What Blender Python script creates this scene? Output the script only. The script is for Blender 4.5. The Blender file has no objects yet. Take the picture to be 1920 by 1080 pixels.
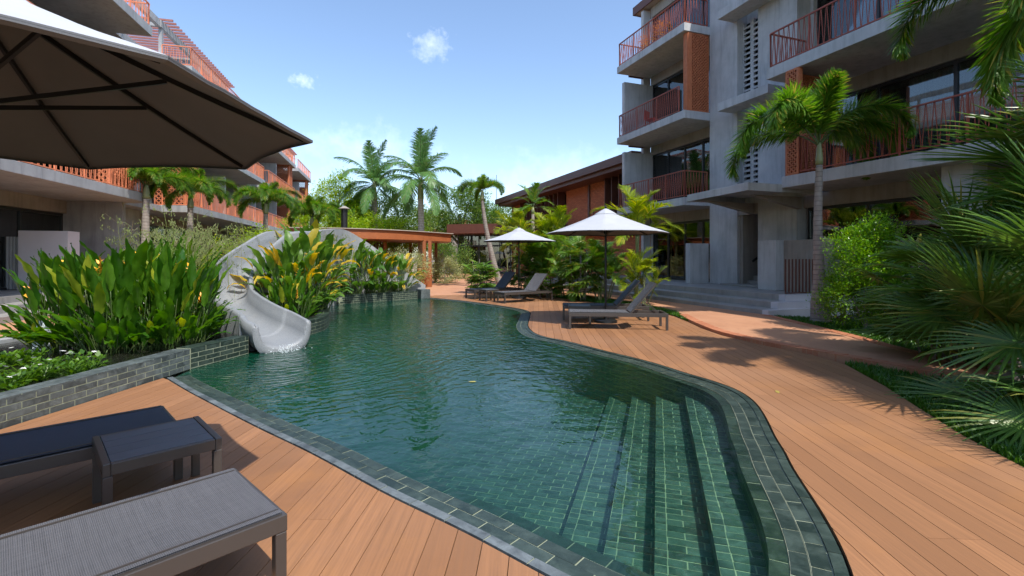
import bpy, math, random
from mathutils import Vector, Matrix, noise
from mathutils.geometry import tessellate_polygon
R = math.radians
sc = bpy.context.scene
col = sc.collection
random.seed(7)
rnd = random.uniform

# ---------------------------------------------------------------- camera
cd = bpy.data.cameras.new('camera'); cam = bpy.data.objects.new('camera', cd); col.objects.link(cam)
cam.location = (0, 0, 1.5); cam.rotation_euler = (R(90), 0, 0)
cd.lens = 17.0; cd.sensor_width = 36.0; cd.shift_y = -58/1920
cd.clip_start = 0.05; cd.clip_end = 3000
sc.camera = cam

# ---------------------------------------------------------------- sun and sky
SUN = Vector((0.865, -1.125, 2.1)).normalized()
elev = math.asin(SUN.z); az = math.atan2(SUN.x, SUN.y)
ld = bpy.data.lights.new('sun', 'SUN'); ld.energy = 3.1; ld.angle = R(0.53); ld.color = (1.0, 0.945, 0.86)
sun = bpy.data.objects.new('sun', ld); col.objects.link(sun)
sun.rotation_euler = SUN.to_track_quat('Z', 'Y').to_euler(); sun.location = (20, -20, 40)
w = bpy.data.worlds.new("World"); sc.world = w; w.use_nodes = True
nt = w.node_tree; nt.nodes.clear()
out = nt.nodes.new('ShaderNodeOutputWorld'); bg = nt.nodes.new('ShaderNodeBackground')
sky = nt.nodes.new('ShaderNodeTexSky'); sky.sky_type = 'NISHITA'; sky.sun_disc = False
sky.sun_elevation = elev; sky.sun_rotation = az
sky.air_density = 1.0; sky.dust_density = .9; sky.ozone_density = 2.2; sky.altitude = 0
bg.inputs['Strength'].default_value = 0.15
def wn(t, **k):
    n = nt.nodes.new(t)
    for a, b in k.items(): setattr(n, a, b)
    return n
L = nt.links.new
geo = wn('ShaderNodeTexCoord')
def cloud(direction, width, sx, seed, thr, amt, prev):
    """a small cloud in the sky around a direction"""
    d = Vector(direction).normalized()
    vm = wn('ShaderNodeVectorMath', operation='SUBTRACT'); L(geo.outputs['Generated'], vm.inputs[0]); vm.inputs[1].default_value = d
    sc_ = wn('ShaderNodeVectorMath', operation='MULTIPLY'); L(vm.outputs[0], sc_.inputs[0]); sc_.inputs[1].default_value = (1/(width*sx), 1/(width*sx), 1/width)
    ln = wn('ShaderNodeVectorMath', operation='LENGTH'); L(sc_.outputs[0], ln.inputs[0])
    ns = wn('ShaderNodeTexNoise'); ns.inputs['Scale'].default_value = 2.2/width; ns.inputs['Detail'].default_value = 7; ns.inputs['Roughness'].default_value = .62
    ad = wn('ShaderNodeVectorMath', operation='ADD'); L(geo.outputs['Generated'], ad.inputs[0]); ad.inputs[1].default_value = (seed, seed*.7, 0)
    L(ad.outputs[0], ns.inputs['Vector'])
    m1 = wn('ShaderNodeMath', operation='MULTIPLY_ADD'); L(ln.outputs['Value'], m1.inputs[0]); m1.inputs[1].default_value = -.55; L(ns.outputs['Fac'], m1.inputs[2])
    mr = wn('ShaderNodeMapRange'); L(m1.outputs[0], mr.inputs[0]); mr.inputs[1].default_value = thr; mr.inputs[2].default_value = thr+.7
    mr.inputs[3].default_value = 0; mr.inputs[4].default_value = amt
    mx = wn('ShaderNodeMix', data_type='RGBA'); L(mr.outputs[0], mx.inputs[0]); L(prev, mx.inputs[6]); mx.inputs[7].default_value = (8.2, 8.6, 9.0, 1)
    return mx.outputs[2]
def vdir(u, v): return ((u-960)/907, 1.0, (482-v)/907)
hsv = wn('ShaderNodeHueSaturation'); hsv.inputs['Saturation'].default_value = 1.0; hsv.inputs['Value'].default_value = 1.0; L(sky.outputs[0], hsv.inputs['Color'])
c = cloud(vdir(808, 84), .045, 1.25, 3.1, .12, .42, hsv.outputs[0])
c = cloud(vdir(568, 152), .02, 1.8, 8.4, .12, .38, c)
c = cloud(vdir(690, 280), .075, 3.0, 1.7, .16, .25, c)
c = cloud(vdir(1060, 330), .09, 3.0, 5.7, .12, .22, c)
L(c, bg.inputs['Color']); L(bg.outputs[0], out.inputs['Surface'])

sc.view_settings.view_transform = 'Standard'; sc.view_settings.look = 'None'
sc.view_settings.exposure = 0.85; sc.view_settings.gamma = 1.0; sc.view_settings.use_curve_mapping = False
cy = sc.cycles
cy.use_denoising = True; cy.max_bounces = 8; cy.diffuse_bounces = 3; cy.glossy_bounces = 4
cy.transparent_max_bounces = 24; cy.transmission_bounces = 6; cy.caustics_reflective = False; cy.caustics_refractive = False
cy.sample_clamp_indirect = 6; cy.use_adaptive_sampling = True; cy.adaptive_threshold = 0.02

# ---------------------------------------------------------------- helpers: objects
def link(o, parent=None):
    col.objects.link(o)
    if parent is not None: o.parent = parent
    return o
def tag(o, label=None, cat=None, group=None, kind=None):
    if label: o['label'] = label
    if cat: o['category'] = cat
    if group: o['group'] = group
    if kind: o['kind'] = kind
    return o
def empty(name, loc=(0, 0, 0), rz=0, label=None, cat=None, group=None, kind=None):
    o = bpy.data.objects.new(name, None); col.objects.link(o); o.location = loc; o.rotation_euler = (0, 0, rz)
    o.empty_display_size = .1
    return tag(o, label, cat, group, kind)
def inst(name, mesh, parent=None, loc=(0, 0, 0), rot=(0, 0, 0), s=1):
    o = bpy.data.objects.new(name, mesh); link(o, parent); o.location = loc; o.rotation_euler = rot
    o.scale = (s, s, s) if not hasattr(s, '__len__') else s
    return o
def copy_tree(o, parent=None):
    c_ = o.copy(); col.objects.link(c_); c_.parent = parent
    for ch in list(o.children): copy_tree(ch, c_)
    return c_

class MB:
    """collects geometry for one mesh"""
    def __init__(s): s.v = []; s.f = []
    def add(s, vs, fs):
        b = len(s.v); s.v.extend(vs); s.f.extend([tuple(b+i for i in f) for f in fs]); return s
    def box(s, x0, x1, y0, y1, z0, z1):
        return s.add([(x0,y0,z0),(x1,y0,z0),(x1,y1,z0),(x0,y1,z0),(x0,y0,z1),(x1,y0,z1),(x1,y1,z1),(x0,y1,z1)],
                     [(3,2,1,0),(4,5,6,7),(0,1,5,4),(1,2,6,5),(2,3,7,6),(3,0,4,7)])
    def bar(s, a, b, w_, h=None, up=(0,0,1)):
        """a bar of rectangular section from a to b"""
        h = h or w_; a = Vector(a); b = Vector(b); d = (b-a).normalized(); u = Vector(up)
        if abs(d.dot(u)) > .98: u = Vector((1, 0, 0))
        r = d.cross(u).normalized(); u = r.cross(d).normalized()
        r = r*w_/2; u = u*h/2
        vs = [a-r-u, a+r-u, a+r+u, a-r+u, b-r-u, b+r-u, b+r+u, b-r+u]
        return s.add([tuple(v) for v in vs], [(0,1,2,3),(7,6,5,4),(1,0,4,5),(2,1,5,6),(3,2,6,7),(0,3,7,4)])
    def tube(s, pts, rad, n=8, cap=True):
        if not hasattr(rad, '__len__'): rad = [rad]*len(pts)
        P = [Vector(p) for p in pts]; b = len(s.v); x = None
        for i, p in enumerate(P):
            d = (P[min(i+1, len(P)-1)]-P[max(i-1, 0)]).normalized()
            if x is None:
                x = d.cross(Vector((0, 0, 1)))
                if x.length < .05: x = Vector((1, 0, 0))
            x = (x-d*x.dot(d)).normalized(); y = d.cross(x)
            for k in range(n):
                a = 2*math.pi*k/n; s.v.append(tuple(p+(x*math.cos(a)+y*math.sin(a))*rad[i]))
        for i in range(len(P)-1):
            for k in range(n):
                k2 = (k+1) % n; s.f.append((b+i*n+k, b+i*n+k2, b+(i+1)*n+k2, b+(i+1)*n+k))
        if cap:
            s.f.append(tuple(b+k for k in range(n))[::-1]); s.f.append(tuple(b+(len(P)-1)*n+k for k in range(n)))
        return s
    def prism(s, poly, z0, z1, sides=True):
        """poly 2D, any shape, ccw; top and walls"""
        a = sum(poly[i][0]*poly[(i+1)%len(poly)][1]-poly[(i+1)%len(poly)][0]*poly[i][1] for i in range(len(poly)))
        if a < 0: poly = poly[::-1]
        n = len(poly); b = len(s.v)
        s.v.extend([(p[0], p[1], z1) for p in poly])
        for t in tess([poly]): s.f.append(tuple(b+i for i in t))
        if sides:
            s.v.extend([(p[0], p[1], z0) for p in poly])
            for i in range(n):
                j = (i+1) % n; s.f.append((b+n+i, b+n+j, b+j, b+i))
        return s
    def build(s, name, m=None, parent=None, off=(0, 0, 0), smooth=False, bevel=0):
        me = bpy.data.meshes.new(name)
        vs = [(v[0]-off[0], v[1]-off[1], v[2]-off[2]) for v in s.v] if any(off) else s.v
        me.from_pydata(vs, [], s.f)
        if m: me.materials.append(m)
        if smooth: me.polygons.foreach_set('use_smooth', [True]*len(me.polygons))
        me.update()
        o = bpy.data.objects.new(name, me); link(o, parent)
        if bevel:
            md = o.modifiers.new('bevel', 'BEVEL'); md.width = bevel; md.segments = 2; md.limit_method = 'ANGLE'
        return o
def tess(loops):
    """triangles of a polygon with holes; all ccw seen from above"""
    L3 = [[Vector((p[0], p[1], 0)) for p in lp] for lp in loops]; flat = [p for lp in L3 for p in lp]
    r = []
    for t in tessellate_polygon(L3):
        a, b, c_ = (flat[i] for i in t)
        cr = (b-a).cross(c_-a).z
        if abs(cr) < 1e-12: continue
        r.append(tuple(t) if cr > 0 else tuple(t[::-1]))
    return r
def clip(poly, a, b, c_):
    """keep the part of poly with a*x+b*y+c >= 0"""
    r = []; n = len(poly)
    for i in range(n):
        p, q = poly[i], poly[(i+1) % n]; dp = a*p[0]+b*p[1]+c_; dq = a*q[0]+b*q[1]+c_
        if dp >= 0: r.append(p)
        if (dp >= 0) != (dq >= 0):
            t = dp/(dp-dq); r.append((p[0]+(q[0]-p[0])*t, p[1]+(q[1]-p[1])*t))
    return r
def area(p): return .5*sum(p[i][0]*p[(i+1)%len(p)][1]-p[(i+1)%len(p)][0]*p[i][1] for i in range(len(p)))
def clean(p):
    r = []
    for q in p:
        if not r or abs(q[0]-r[-1][0])+abs(q[1]-r[-1][1]) > 1e-4: r.append(q)
    if len(r) > 1 and abs(r[0][0]-r[-1][0])+abs(r[0][1]-r[-1][1]) < 1e-4: r.pop()
    return r
def inside(p, poly):
    x, y = p; r = False; n = len(poly)
    for i in range(n):
        a, b = poly[i], poly[(i+1) % n]
        if (a[1] > y) != (b[1] > y) and x < (b[0]-a[0])*(y-a[1])/(b[1]-a[1])+a[0]: r = not r
    return r
def spline(pts, step=.12, closed=False):
    """Catmull-Rom through 2D or 3D points"""
    P = [Vector(p) if len(p) == 3 else Vector((p[0], p[1], 0)) for p in pts]; n = len(P); out_ = []
    rng = range(n if closed else n-1)
    for i in rng:
        g = lambda k: P[k % n] if closed else P[max(0, min(n-1, k))]
        p0, p1, p2, p3 = g(i-1), g(i), g(i+1), g(i+2)
        m = max(1, int((p2-p1).length/step))
        for k in range(m):
            t = k/m
            out_.append(.5*((2*p1)+(-p0+p2)*t+(2*p0-5*p1+4*p2-p3)*t*t+(-p0+3*p1-3*p2+p3)*t**3))
    if not closed: out_.append(P[-1])
    return out_
def resample(pts, step):
    """points at equal arc steps, with tangent"""
    out_ = []; d = 0; nxt = 0
    for a, b in zip(pts, pts[1:]):
        l = (b-a).length
        while nxt <= d+l and l > 0:
            out_.append(a.lerp(b, (nxt-d)/l)); nxt += step
        d += l
    return out_
def G(u, v, z=0.0):
    """world point that a pixel of the 1920 x 1080 picture sees at height z (used once, to place real things)"""
    Y = 907*(1.5-z)/(v-482); return ((u-960)/907*Y, Y, z)

# ---------------------------------------------------------------- helpers: materials
class M_:
    def __init__(s, name):
        s.m = bpy.data.materials.new(name); s.m.use_nodes = True; s.t = s.m.node_tree; s.b = s.t.nodes['Principled BSDF']; s.o = s.t.nodes['Material Output']
        s.tc = None
    def n(s, t, ins=None, **k):
        nd = s.t.nodes.new(t)
        for a, b in k.items(): setattr(nd, a, b)
        for a, b in (ins or {}).items():
            if isinstance(b, bpy.types.NodeSocket): s.t.links.new(b, nd.inputs[a])
            else: nd.inputs[a].default_value = b
        return nd
    def l(s, a, b): s.t.links.new(a, b)
    def co(s, scale=(1, 1, 1), world=False, rot=(0, 0, 0), shift=True):
        src = s.n('ShaderNodeNewGeometry').outputs['Position'] if world else s.n('ShaderNodeTexCoord').outputs['Object']
        mp = s.n('ShaderNodeMapping', {'Vector': src, 'Scale': scale, 'Rotation': rot})
        if shift and not world:
            r_ = s.n('ShaderNodeObjectInfo').outputs['Random']
            ml = s.n('ShaderNodeMath', {0: r_, 1: 37.0}, operation='MULTIPLY')
            s.l(ml.outputs[0], mp.inputs['Location'])
        return mp.outputs[0]
    def noise(s, vec, scale=5, detail=4, rough=.55, dist=0):
        return s.n('ShaderNodeTexNoise', {'Vector': vec, 'Scale': scale, 'Detail': detail, 'Roughness': rough, 'Distortion': dist}).outputs['Fac']
    def rng(s, x, a, b, c_=0, d=1): return s.n('ShaderNodeMapRange', {0: x, 1: a, 2: b, 3: c_, 4: d}).outputs[0]
    def mix(s, f, a, b, blend='MIX'):
        m = s.n('ShaderNodeMix', data_type='RGBA', blend_type=blend)
        for k, x in ((0, f), (6, a), (7, b)):
            if isinstance(x, bpy.types.NodeSocket): s.l(x, m.inputs[k])
            else: m.inputs[k].default_value = x if k == 0 else (*x, 1)[:4]
        return m.outputs[2]
    def math(s, op, a, b=0, c_=0): return s.n('ShaderNodeMath', {0: a, 1: b, 2: c_}, operation=op).outputs[0]
    def bump(s, h, strength=.3, dist=.01, normal=None):
        b = s.n('ShaderNodeBump', {'Height': h, 'Strength': strength, 'Distance': dist})
        if normal: s.l(normal, b.inputs['Normal'])
        return b.outputs[0]
    def rand(s):
        """a random number for each object and each loose piece of it"""
        a = s.n('ShaderNodeObjectInfo').outputs['Random']; b = s.n('ShaderNodeNewGeometry').outputs['Random Per Island']
        return s.math('FRACT', s.math('ADD', a, b))
    def set(s, color=None, rough=None, normal=None, **k):
        for key, x in (('Base Color', color), ('Roughness', rough), ('Normal', normal), *k.items()):
            if x is None: continue
            if isinstance(x, bpy.types.NodeSocket): s.l(x, s.b.inputs[key])
            else: s.b.inputs[key].default_value = (*x, 1)[:4] if hasattr(x, '__len__') else x
        return s.m

def simple(name, c1, c2=None, rough=.6, scale=4, bump=.15, bscale=None, detail=5, metallic=0, world=False, bdist=.01, spec=None):
    m = M_(name); v = m.co(world=world); c2 = c2 or tuple(x*.75 for x in c1)
    f = m.rng(m.noise(v, scale, detail), .3, .7)
    nb = m.bump(m.noise(v, bscale or scale*6, 4), bump, bdist) if bump else None
    k = {'Metallic': metallic}
    if spec is not None: k['Specular IOR Level'] = spec
    return m.set(m.mix(f, c1, c2), rough, nb, **k)

def leafmat(name, ca, cb, cc=None, trans=.35, rough=.38, vein=True):
    """leaf: colour varies leaf by leaf and from place to place, light shines through"""
    m = M_(name); r_ = m.rand()
    colr = m.mix(m.rng(r_, 0, 1), ca, cb)
    ns = m.noise(m.co((1, 1, 1), shift=True), 9, 3)
    colr = m.mix(m.rng(ns, .35, .75, 0, .55), colr, tuple(x*.6 for x in ca))
    if cc: colr = m.mix(m.rng(m.math('FRACT', m.math('MULTIPLY', r_, 7.31)), .86, .95), colr, cc)
    m.set(colr, rough, **{'Specular IOR Level': .45})
    tr = m.n('ShaderNodeBsdfTranslucent'); hs = m.n('ShaderNodeHueSaturation', {'Color': colr, 'Value': 1.5, 'Saturation': 1.1, 'Hue': .49})
    m.l(hs.outputs[0], tr.inputs['Color'])
    ms = m.n('ShaderNodeMixShader', {0: trans}); m.l(m.b.outputs[0], ms.inputs[1]); m.l(tr.outputs[0], ms.inputs[2]); m.l(ms.outputs[0], m.o.inputs['Surface'])
    return m.m

MAT = {}
# slate tiles: dark green grey, each piece its own tone
def slate(name, dark, light, rough=.4, wet=0):
    m = M_(name); r_ = m.rand(); v = m.co((1, 1, 1))
    c1 = m.mix(r_, dark, light)
    c2 = m.mix(m.rng(m.noise(v, 7, 6, .65, .6), .45, .75, 0, .8), c1, tuple(x*1.7+.015 for x in light))
    c3 = m.mix(m.rng(m.noise(v, 18, 4), .55, .8, 0, .6), c2, tuple(x*.4 for x in dark))
    return m.set(c3, rough, m.bump(m.noise(v, 26, 6, .7), .5, .006))
MAT['slate'] = slate('slate_tile', (.012, .024, .019), (.034, .052, .042), .42)
MAT['slate_wall'] = slate('slate_wall_tile', (.04, .05, .052), (.10, .12, .12), .5)
MAT['slate_pool'] = slate('pool_tile', (.014, .042, .034), (.045, .10, .078), .5)
MAT['slate_edge'] = slate('edging_stone', (.06, .072, .078), (.12, .14, .148), .5)
MAT['grout'] = simple('grout', (.32, .35, .25), (.22, .25, .17), .8, 6, .1)
MAT['grout_pool'] = simple('pool_grout', (.26, .36, .22), (.17, .26, .17), .8, 3, .1)
def deckmat():
    m = M_('composite_deck_plank'); r_ = m.n('ShaderNodeObjectInfo').outputs['Random']
    base = m.mix(r_, (.36, .172, .078), (.24, .112, .050))
    v = m.co((55, 1.6, 55)); g = m.noise(v, 1.0, 6, .7)
    c1 = m.mix(m.rng(g, .35, .7, 0, .9), base, (.22, .108, .052))
    st = m.noise(m.co((1, 1, 1), world=True), 1.1, 5, .6)
    c2 = m.mix(m.rng(st, .52, .74, 0, .55), c1, (.38, .17, .055))
    d2 = m.noise(m.co((1, 1, 1), world=True), .5, 3, .5)
    c2 = m.mix(m.rng(d2, .45, .7, 0, .3), c2, (.39, .22, .13))
    return m.set(c2, .62, m.bump(g, .35, .003), **{'Specular IOR Level': .35})
MAT['deck'] = deckmat()
MAT['gap'] = simple('deck_gap_shadow_board', (.05, .03, .02), (.03, .02, .015), .9, 3, 0)
def concrete(name, a, b, rough=.75, streak=.5):
    m = M_(name); v = m.co((1, 1, 1), shift=False)
    f = m.noise(v, 1.1, 7, .65)
    c1 = m.mix(m.rng(f, .3, .7), a, b)
    s2 = m.noise(m.co((3.2, 3.2, .35), shift=False), 2.0, 5, .6)
    c1 = m.mix(m.rng(s2, .48, .72, 0, streak), c1, tuple(x*.55 for x in b))
    h1 = m.noise(m.co((40, 40, 3), shift=False), 1, 3); h2 = m.noise(v, 30, 5)
    h = m.math('ADD', h1, h2)
    return m.set(c1, rough, m.bump(h, .25, .01))
MAT['conc'] = concrete('board_marked_concrete', (.52, .525, .53), (.38, .385, .39))
MAT['conc_left'] = concrete('pale_concrete', (.40, .41, .42), (.28, .29, .30))
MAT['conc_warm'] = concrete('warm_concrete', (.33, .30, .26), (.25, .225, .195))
MAT['step'] = concrete('step_concrete', (.36, .345, .325), (.25, .24, .225), .7, .35)
MAT['plaster'] = simple('painted_plaster', (.62, .60, .62), (.56, .54, .56), .7, 1.2, .08, 40)
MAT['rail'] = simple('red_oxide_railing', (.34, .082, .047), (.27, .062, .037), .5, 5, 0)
MAT['rail_sun'] = simple('sunlit_railing', (.74, .245, .12), (.64, .20, .095), .55, 5, 0)  # brighter copy of the railing colour, sunlight put into the tone
MAT['brick_lattice'] = simple('terracotta_lattice', (.52, .17, .07), (.40, .12, .05), .75, 6, .2)
MAT['frame'] = simple('black_window_frame', (.018, .019, .021), None, .35, 3, 0)
MAT['frame_brown'] = simple('brown_steel', (.13, .045, .028), (.10, .035, .022), .5, 3, 0)
MAT['corten'] = simple('orange_brown_roof_metal', (.36, .115, .04), (.29, .09, .032), .5, 2, .05)
MAT['soffit'] = simple('roof_soffit', (.42, .36, .30), (.36, .30, .25), .8, 2, .05)
MAT['interior'] = simple('interior_wall', (.34, .34, .35), (.28, .28, .29), .9, 1, 0)
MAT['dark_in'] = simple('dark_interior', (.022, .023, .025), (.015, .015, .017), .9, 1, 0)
MAT['alu'] = simple('taupe_powder_coat', (.055, .047, .042), (.048, .041, .037), .36, 3, 0, spec=.6)
MAT['black'] = simple('black_metal', (.012, .012, .013), None, .4, 3, 0)
MAT['soil'] = simple('soil', (.055, .036, .024), (.03, .02, .014), .95, 6, .6, 30)
def glassm():
    m = M_('window_glass'); m.t.nodes.remove(m.b)
    g = m.n('ShaderNodeBsdfGlossy', {'Color': (.9, .93, .95, 1), 'Roughness': .015}); t = m.n('ShaderNodeBsdfTransparent', {'Color': (.52, .56, .57, 1)})
    nb = m.bump(m.noise(m.co((1, 1, 1)), .8, 2), .03, .05); m.l(nb, g.inputs['Normal'])
    fr = m.n('ShaderNodeFresnel', {'IOR': 1.55}); ms = m.n('ShaderNodeMixShader', {0: m.rng(fr.outputs[0], 0, 1, .06, 1)})
    m.l(t.outputs[0], ms.inputs[1]); m.l(g.outputs[0], ms.inputs[2]); m.l(ms.outputs[0], m.o.inputs['Surface']); return m.m
MAT['glass'] = glassm()
def curtainm():
    m = M_('sheer_curtain'); v = m.co((1, 1, 0), shift=False); wv = m.n('ShaderNodeTexWave', {'Vector': m.co((0, 1, 0), shift=False), 'Scale': 3.2, 'Distortion': 1.2, 'Detail': 1}, bands_direction='Y').outputs['Fac']
    return m.set(m.mix(wv, (.75, .80, .82), (.50, .56, .60)), .9, m.bump(wv, .8, .04))
MAT['curtain'] = curtainm()
def brickwall():
    m = M_('red_brick'); tc = m.n('ShaderNodeTexCoord').outputs['Object']
    sp = m.n('ShaderNodeSeparateXYZ', {0: tc}); cb = m.n('ShaderNodeCombineXYZ', {0: sp.outputs['Y'], 1: sp.outputs['Z'], 2: 0})
    b = m.n('ShaderNodeTexBrick', {'Vector': cb.outputs[0], 'Color1': (.78, .26, .12, 1), 'Color2': (.52, .14, .065, 1), 'Mortar': (.12, .05, .035, 1), 'Scale': 1, 'Mortar Size': .012, 'Brick Width': .22, 'Row Height': .075, 'Bias': 0})
    n_ = m.noise(tc, 9, 4)
    return m.set(m.mix(m.rng(n_, .3, .7, 0, .6), b.outputs['Color'], (.5, .17, .08)), .85, m.bump(m.math('ADD', n_, m.math('MULTIPLY', b.outputs['Fac'], -2)), .7, .03))
MAT['brick'] = brickwall()
def pavem(name, a, b, c_, sc_=1.0):
    m = M_(name); v = m.co((1, 1, 1), world=True)
    f = m.noise(v, .6*sc_, 6, .6); g = m.noise(v, 5*sc_, 6, .7, 1)
    k = m.mix(m.rng(f, .35, .68), a, b); k = m.mix(m.rng(g, .5, .75, 0, .55), k, c_)
    return m.set(k, .7, m.bump(m.noise(v, 60, 4), .3, .005))
MAT['paving'] = pavem('terracotta_paving', (.52, .27, .15), (.43, .205, .11), (.30, .135, .08))
MAT['kerb'] = pavem('kerb_brick_paint', (.50, .20, .10), (.40, .14, .065), (.28, .11, .07), 2)
MAT['ground'] = pavem('ground_earth', (.075, .075, .04), (.05, .06, .03), (.11, .09, .05))
MAT['lawn'] = simple('lawn_base', (.035, .075, .015), (.022, .05, .01), .9, 9, .5, 60)
MAT['grass'] = leafmat('grass_blade', (.045, .14, .012), (.10, .23, .03), None, .4)
MAT['bark'] = simple('grey_palm_bark', (.27, .24, .21), (.19, .165, .145), .85, 5, .4, 14)
def palmtrunk(name, a, b, ring=9):
    m = M_(name); v = m.co((1, 1, 1)); z = m.n('ShaderNodeSeparateXYZ', {0: v}).outputs['Z']
    wv = m.math('SINE', m.math('MULTIPLY', m.math('ADD', z, m.math('MULTIPLY', m.noise(v, 4, 2), .03)), ring*6.283))
    r1 = m.rng(wv, .82, .97); f = m.noise(v, 8, 5)
    k = m.mix(m.rng(f, .3, .7), a, b); k = m.mix(m.math('MULTIPLY', r1, .6), k, tuple(x*.5 for x in b))
    return m.set(k, .8, m.bump(m.math('SUBTRACT', f, r1), .6, .02))
MAT['trunk'] = palmtrunk('ringed_palm_trunk', (.31, .27, .235), (.215, .185, .16))
MAT['trunk_pale'] = palmtrunk('pale_palm_trunk', (.46, .41, .36), (.34, .30, .26), 7)
MAT['shaft'] = simple('green_crownshaft', (.17, .22, .09), (.25, .25, .13), .45, 6, .1)
MAT['stem'] = simple('green_stem', (.05, .10, .02), (.07, .10, .025), .5, 6, 0)
MAT['leaf_heli'] = leafmat('heliconia_leaf', (.035, .13, .010), (.12, .27, .018), (.32, .38, .03), .45, .3)
MAT['leaf_canna'] = leafmat('canna_leaf', (.06, .16, .02), (.14, .27, .03), (.62, .42, .04), .42, .38)
MAT['leaf_yellow'] = leafmat('yellowing_leaf', (.52, .42, .035), (.72, .46, .03), None, .4, .45)
MAT['frond'] = leafmat('palm_leaflet', (.035, .10, .02), (.075, .16, .035), (.17, .18, .045), .3, .36)
MAT['frond_fox'] = leafmat('foxtail_leaflet', (.075, .20, .02), (.17, .33, .04), (.40, .36, .07), .42, .4)
MAT['frond_royal'] = leafmat('royal_palm_leaflet', (.10, .24, .06), (.18, .34, .10), (.20, .24, .09), .35, .4)
MAT['areca'] = leafmat('areca_leaflet', (.16, .26, .015), (.33, .40, .03), (.5, .46, .05), .45, .4)
MAT['areca_dk'] = leafmat('areca_leaflet_green', (.10, .24, .02), (.17, .30, .03), (.3, .3, .05), .4, .4)
MAT['fan'] = leafmat('fan_palm_leaf', (.075, .175, .03), (.15, .28, .05), (.30, .32, .07), .36, .32)
MAT['rhapis'] = leafmat('lady_palm_leaf', (.08, .18, .02), (.16, .28, .04), (.34, .30, .04), .32, .36)
MAT['bush'] = leafmat('bush_leaf', (.09, .25, .015), (.22, .42, .03), (.33, .48, .04), .4, .3)
MAT['tree_l'] = leafmat('light_tree_leaf', (.20, .37, .02), (.40, .54, .04), (.46, .48, .05), .5, .45)
MAT['tree_d'] = leafmat('dark_tree_leaf', (.08, .17, .03), (.17, .28, .05), (.28, .32, .08), .45, .5)
MAT['weed'] = leafmat('water_plant_leaf', (.05, .14, .015), (.16, .31, .025), (.03, .08, .015), .4, .4)
MAT['varie'] = leafmat('variegated_leaf', (.35, .38, .16), (.5, .50, .25), (.18, .26, .08), .35, .5)
MAT['seed'] = leafmat('dry_seed_head', (.30, .34, .12), (.20, .27, .07), (.26, .2, .12), .3, .6)
MAT['flower'] = simple('orange_yellow_bract', (.85, .33, .02), (.85, .5, .03), .45, 6, 0)
MAT['petal'] = simple('white_petal', (.85, .85, .82), (.8, .8, .78), .5, 6, 0)
MAT['frond_sun'] = MAT['frond_fox']
# ================================================================ POOL, DECKS, PATHS
POOL = [(-4.30, 6.02), (-4.20, 5.93), (-3.62, 5.42), (-3.06, 4.95), (-2.25, 4.28), (-1.52, 3.70), (-.81, 3.09), (-.24, 2.64), (.176, 2.28), (.50, 2.02), (.82, 1.83), (1.13, 1.80),
        (1.38, 1.95), (1.52, 2.15), (1.66, 2.43), (1.796, 2.805), (1.98, 3.42), (2.08, 3.70), (2.19, 4.05), (2.36, 4.52), (2.50, 5.00), (2.535, 5.41), (2.45, 5.80),
        (2.25, 6.25), (1.96, 6.95), (1.49, 7.73), (.98, 8.62), (.62, 9.10), (.42, 9.65), (.34, 10.55), (.40, 11.6), (.47, 12.66), (.46, 13.3), (.22, 14.05), (-.55, 15.2), (-1.66, 16.6), (-3.10, 17.95)]
pool_out = [Vector((p.x, p.y, 0)) for p in spline([(p[0], p[1]) for p in POOL], .1)]
def offset(line, d):
    r = []
    for i, p in enumerate(line):
        a = line[max(0, i-1)]; b = line[min(len(line)-1, i+1)]; t = (b-a).normalized(); r.append(p+Vector((-t.y, t.x, 0))*d)
    return r
# left bank: the planter walls that the water meets, from the far corner back to the near corner
BANK = [(-3.37, 17.72), (-4.7, 16.4), (-5.85, 15.1), (-5.75, 14.1), (-5.2, 12.9), (-4.62, 11.84), (-4.14, 10.95), (-3.90, 10.1), (-3.92, 9.45), (-4.15, 9.0), (-4.3, 8.4), (-4.12, 7.65), (-4.33, 6.55)]
CW = .335
inner = offset(pool_out, CW)
inner = [p for i, p in enumerate(inner) if i % 1 == 0]
pool_poly = [(p.x, p.y) for p in pool_out] + BANK
water_poly = [(p.x, p.y) for p in offset(pool_out, .07)] + BANK
inner_poly = [(p.x, p.y) for p in inner] + BANK

# ---- ground sheets with the pool cut out
def sheet(name, outer, holes, z, m, thick=0):
    loops = [outer if area(outer) > 0 else outer[::-1]] + [h if area(h) < 0 else h[::-1] for h in holes]
    mb = MB(); flat = [p for lp in loops for p in lp]
    mb.v = [(p[0], p[1], z) for p in flat]; mb.f = tess(loops)
    if thick:
        n = len(flat); mb.v += [(p[0], p[1], z-thick) for p in flat]; b = 0
        for lp in loops:
            for i in range(len(lp)):
                j = (i+1) % len(lp); mb.f.append((b+i, b+n+i, b+n+j, b+j))
            b += len(lp)
    o = mb.build(name, m); o['kind'] = 'structure'; return o
sheet('ground', [(-600, -60), (600, -60), (600, 1200), (-600, 1200)], [pool_poly], -.062, MAT['ground'])

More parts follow.
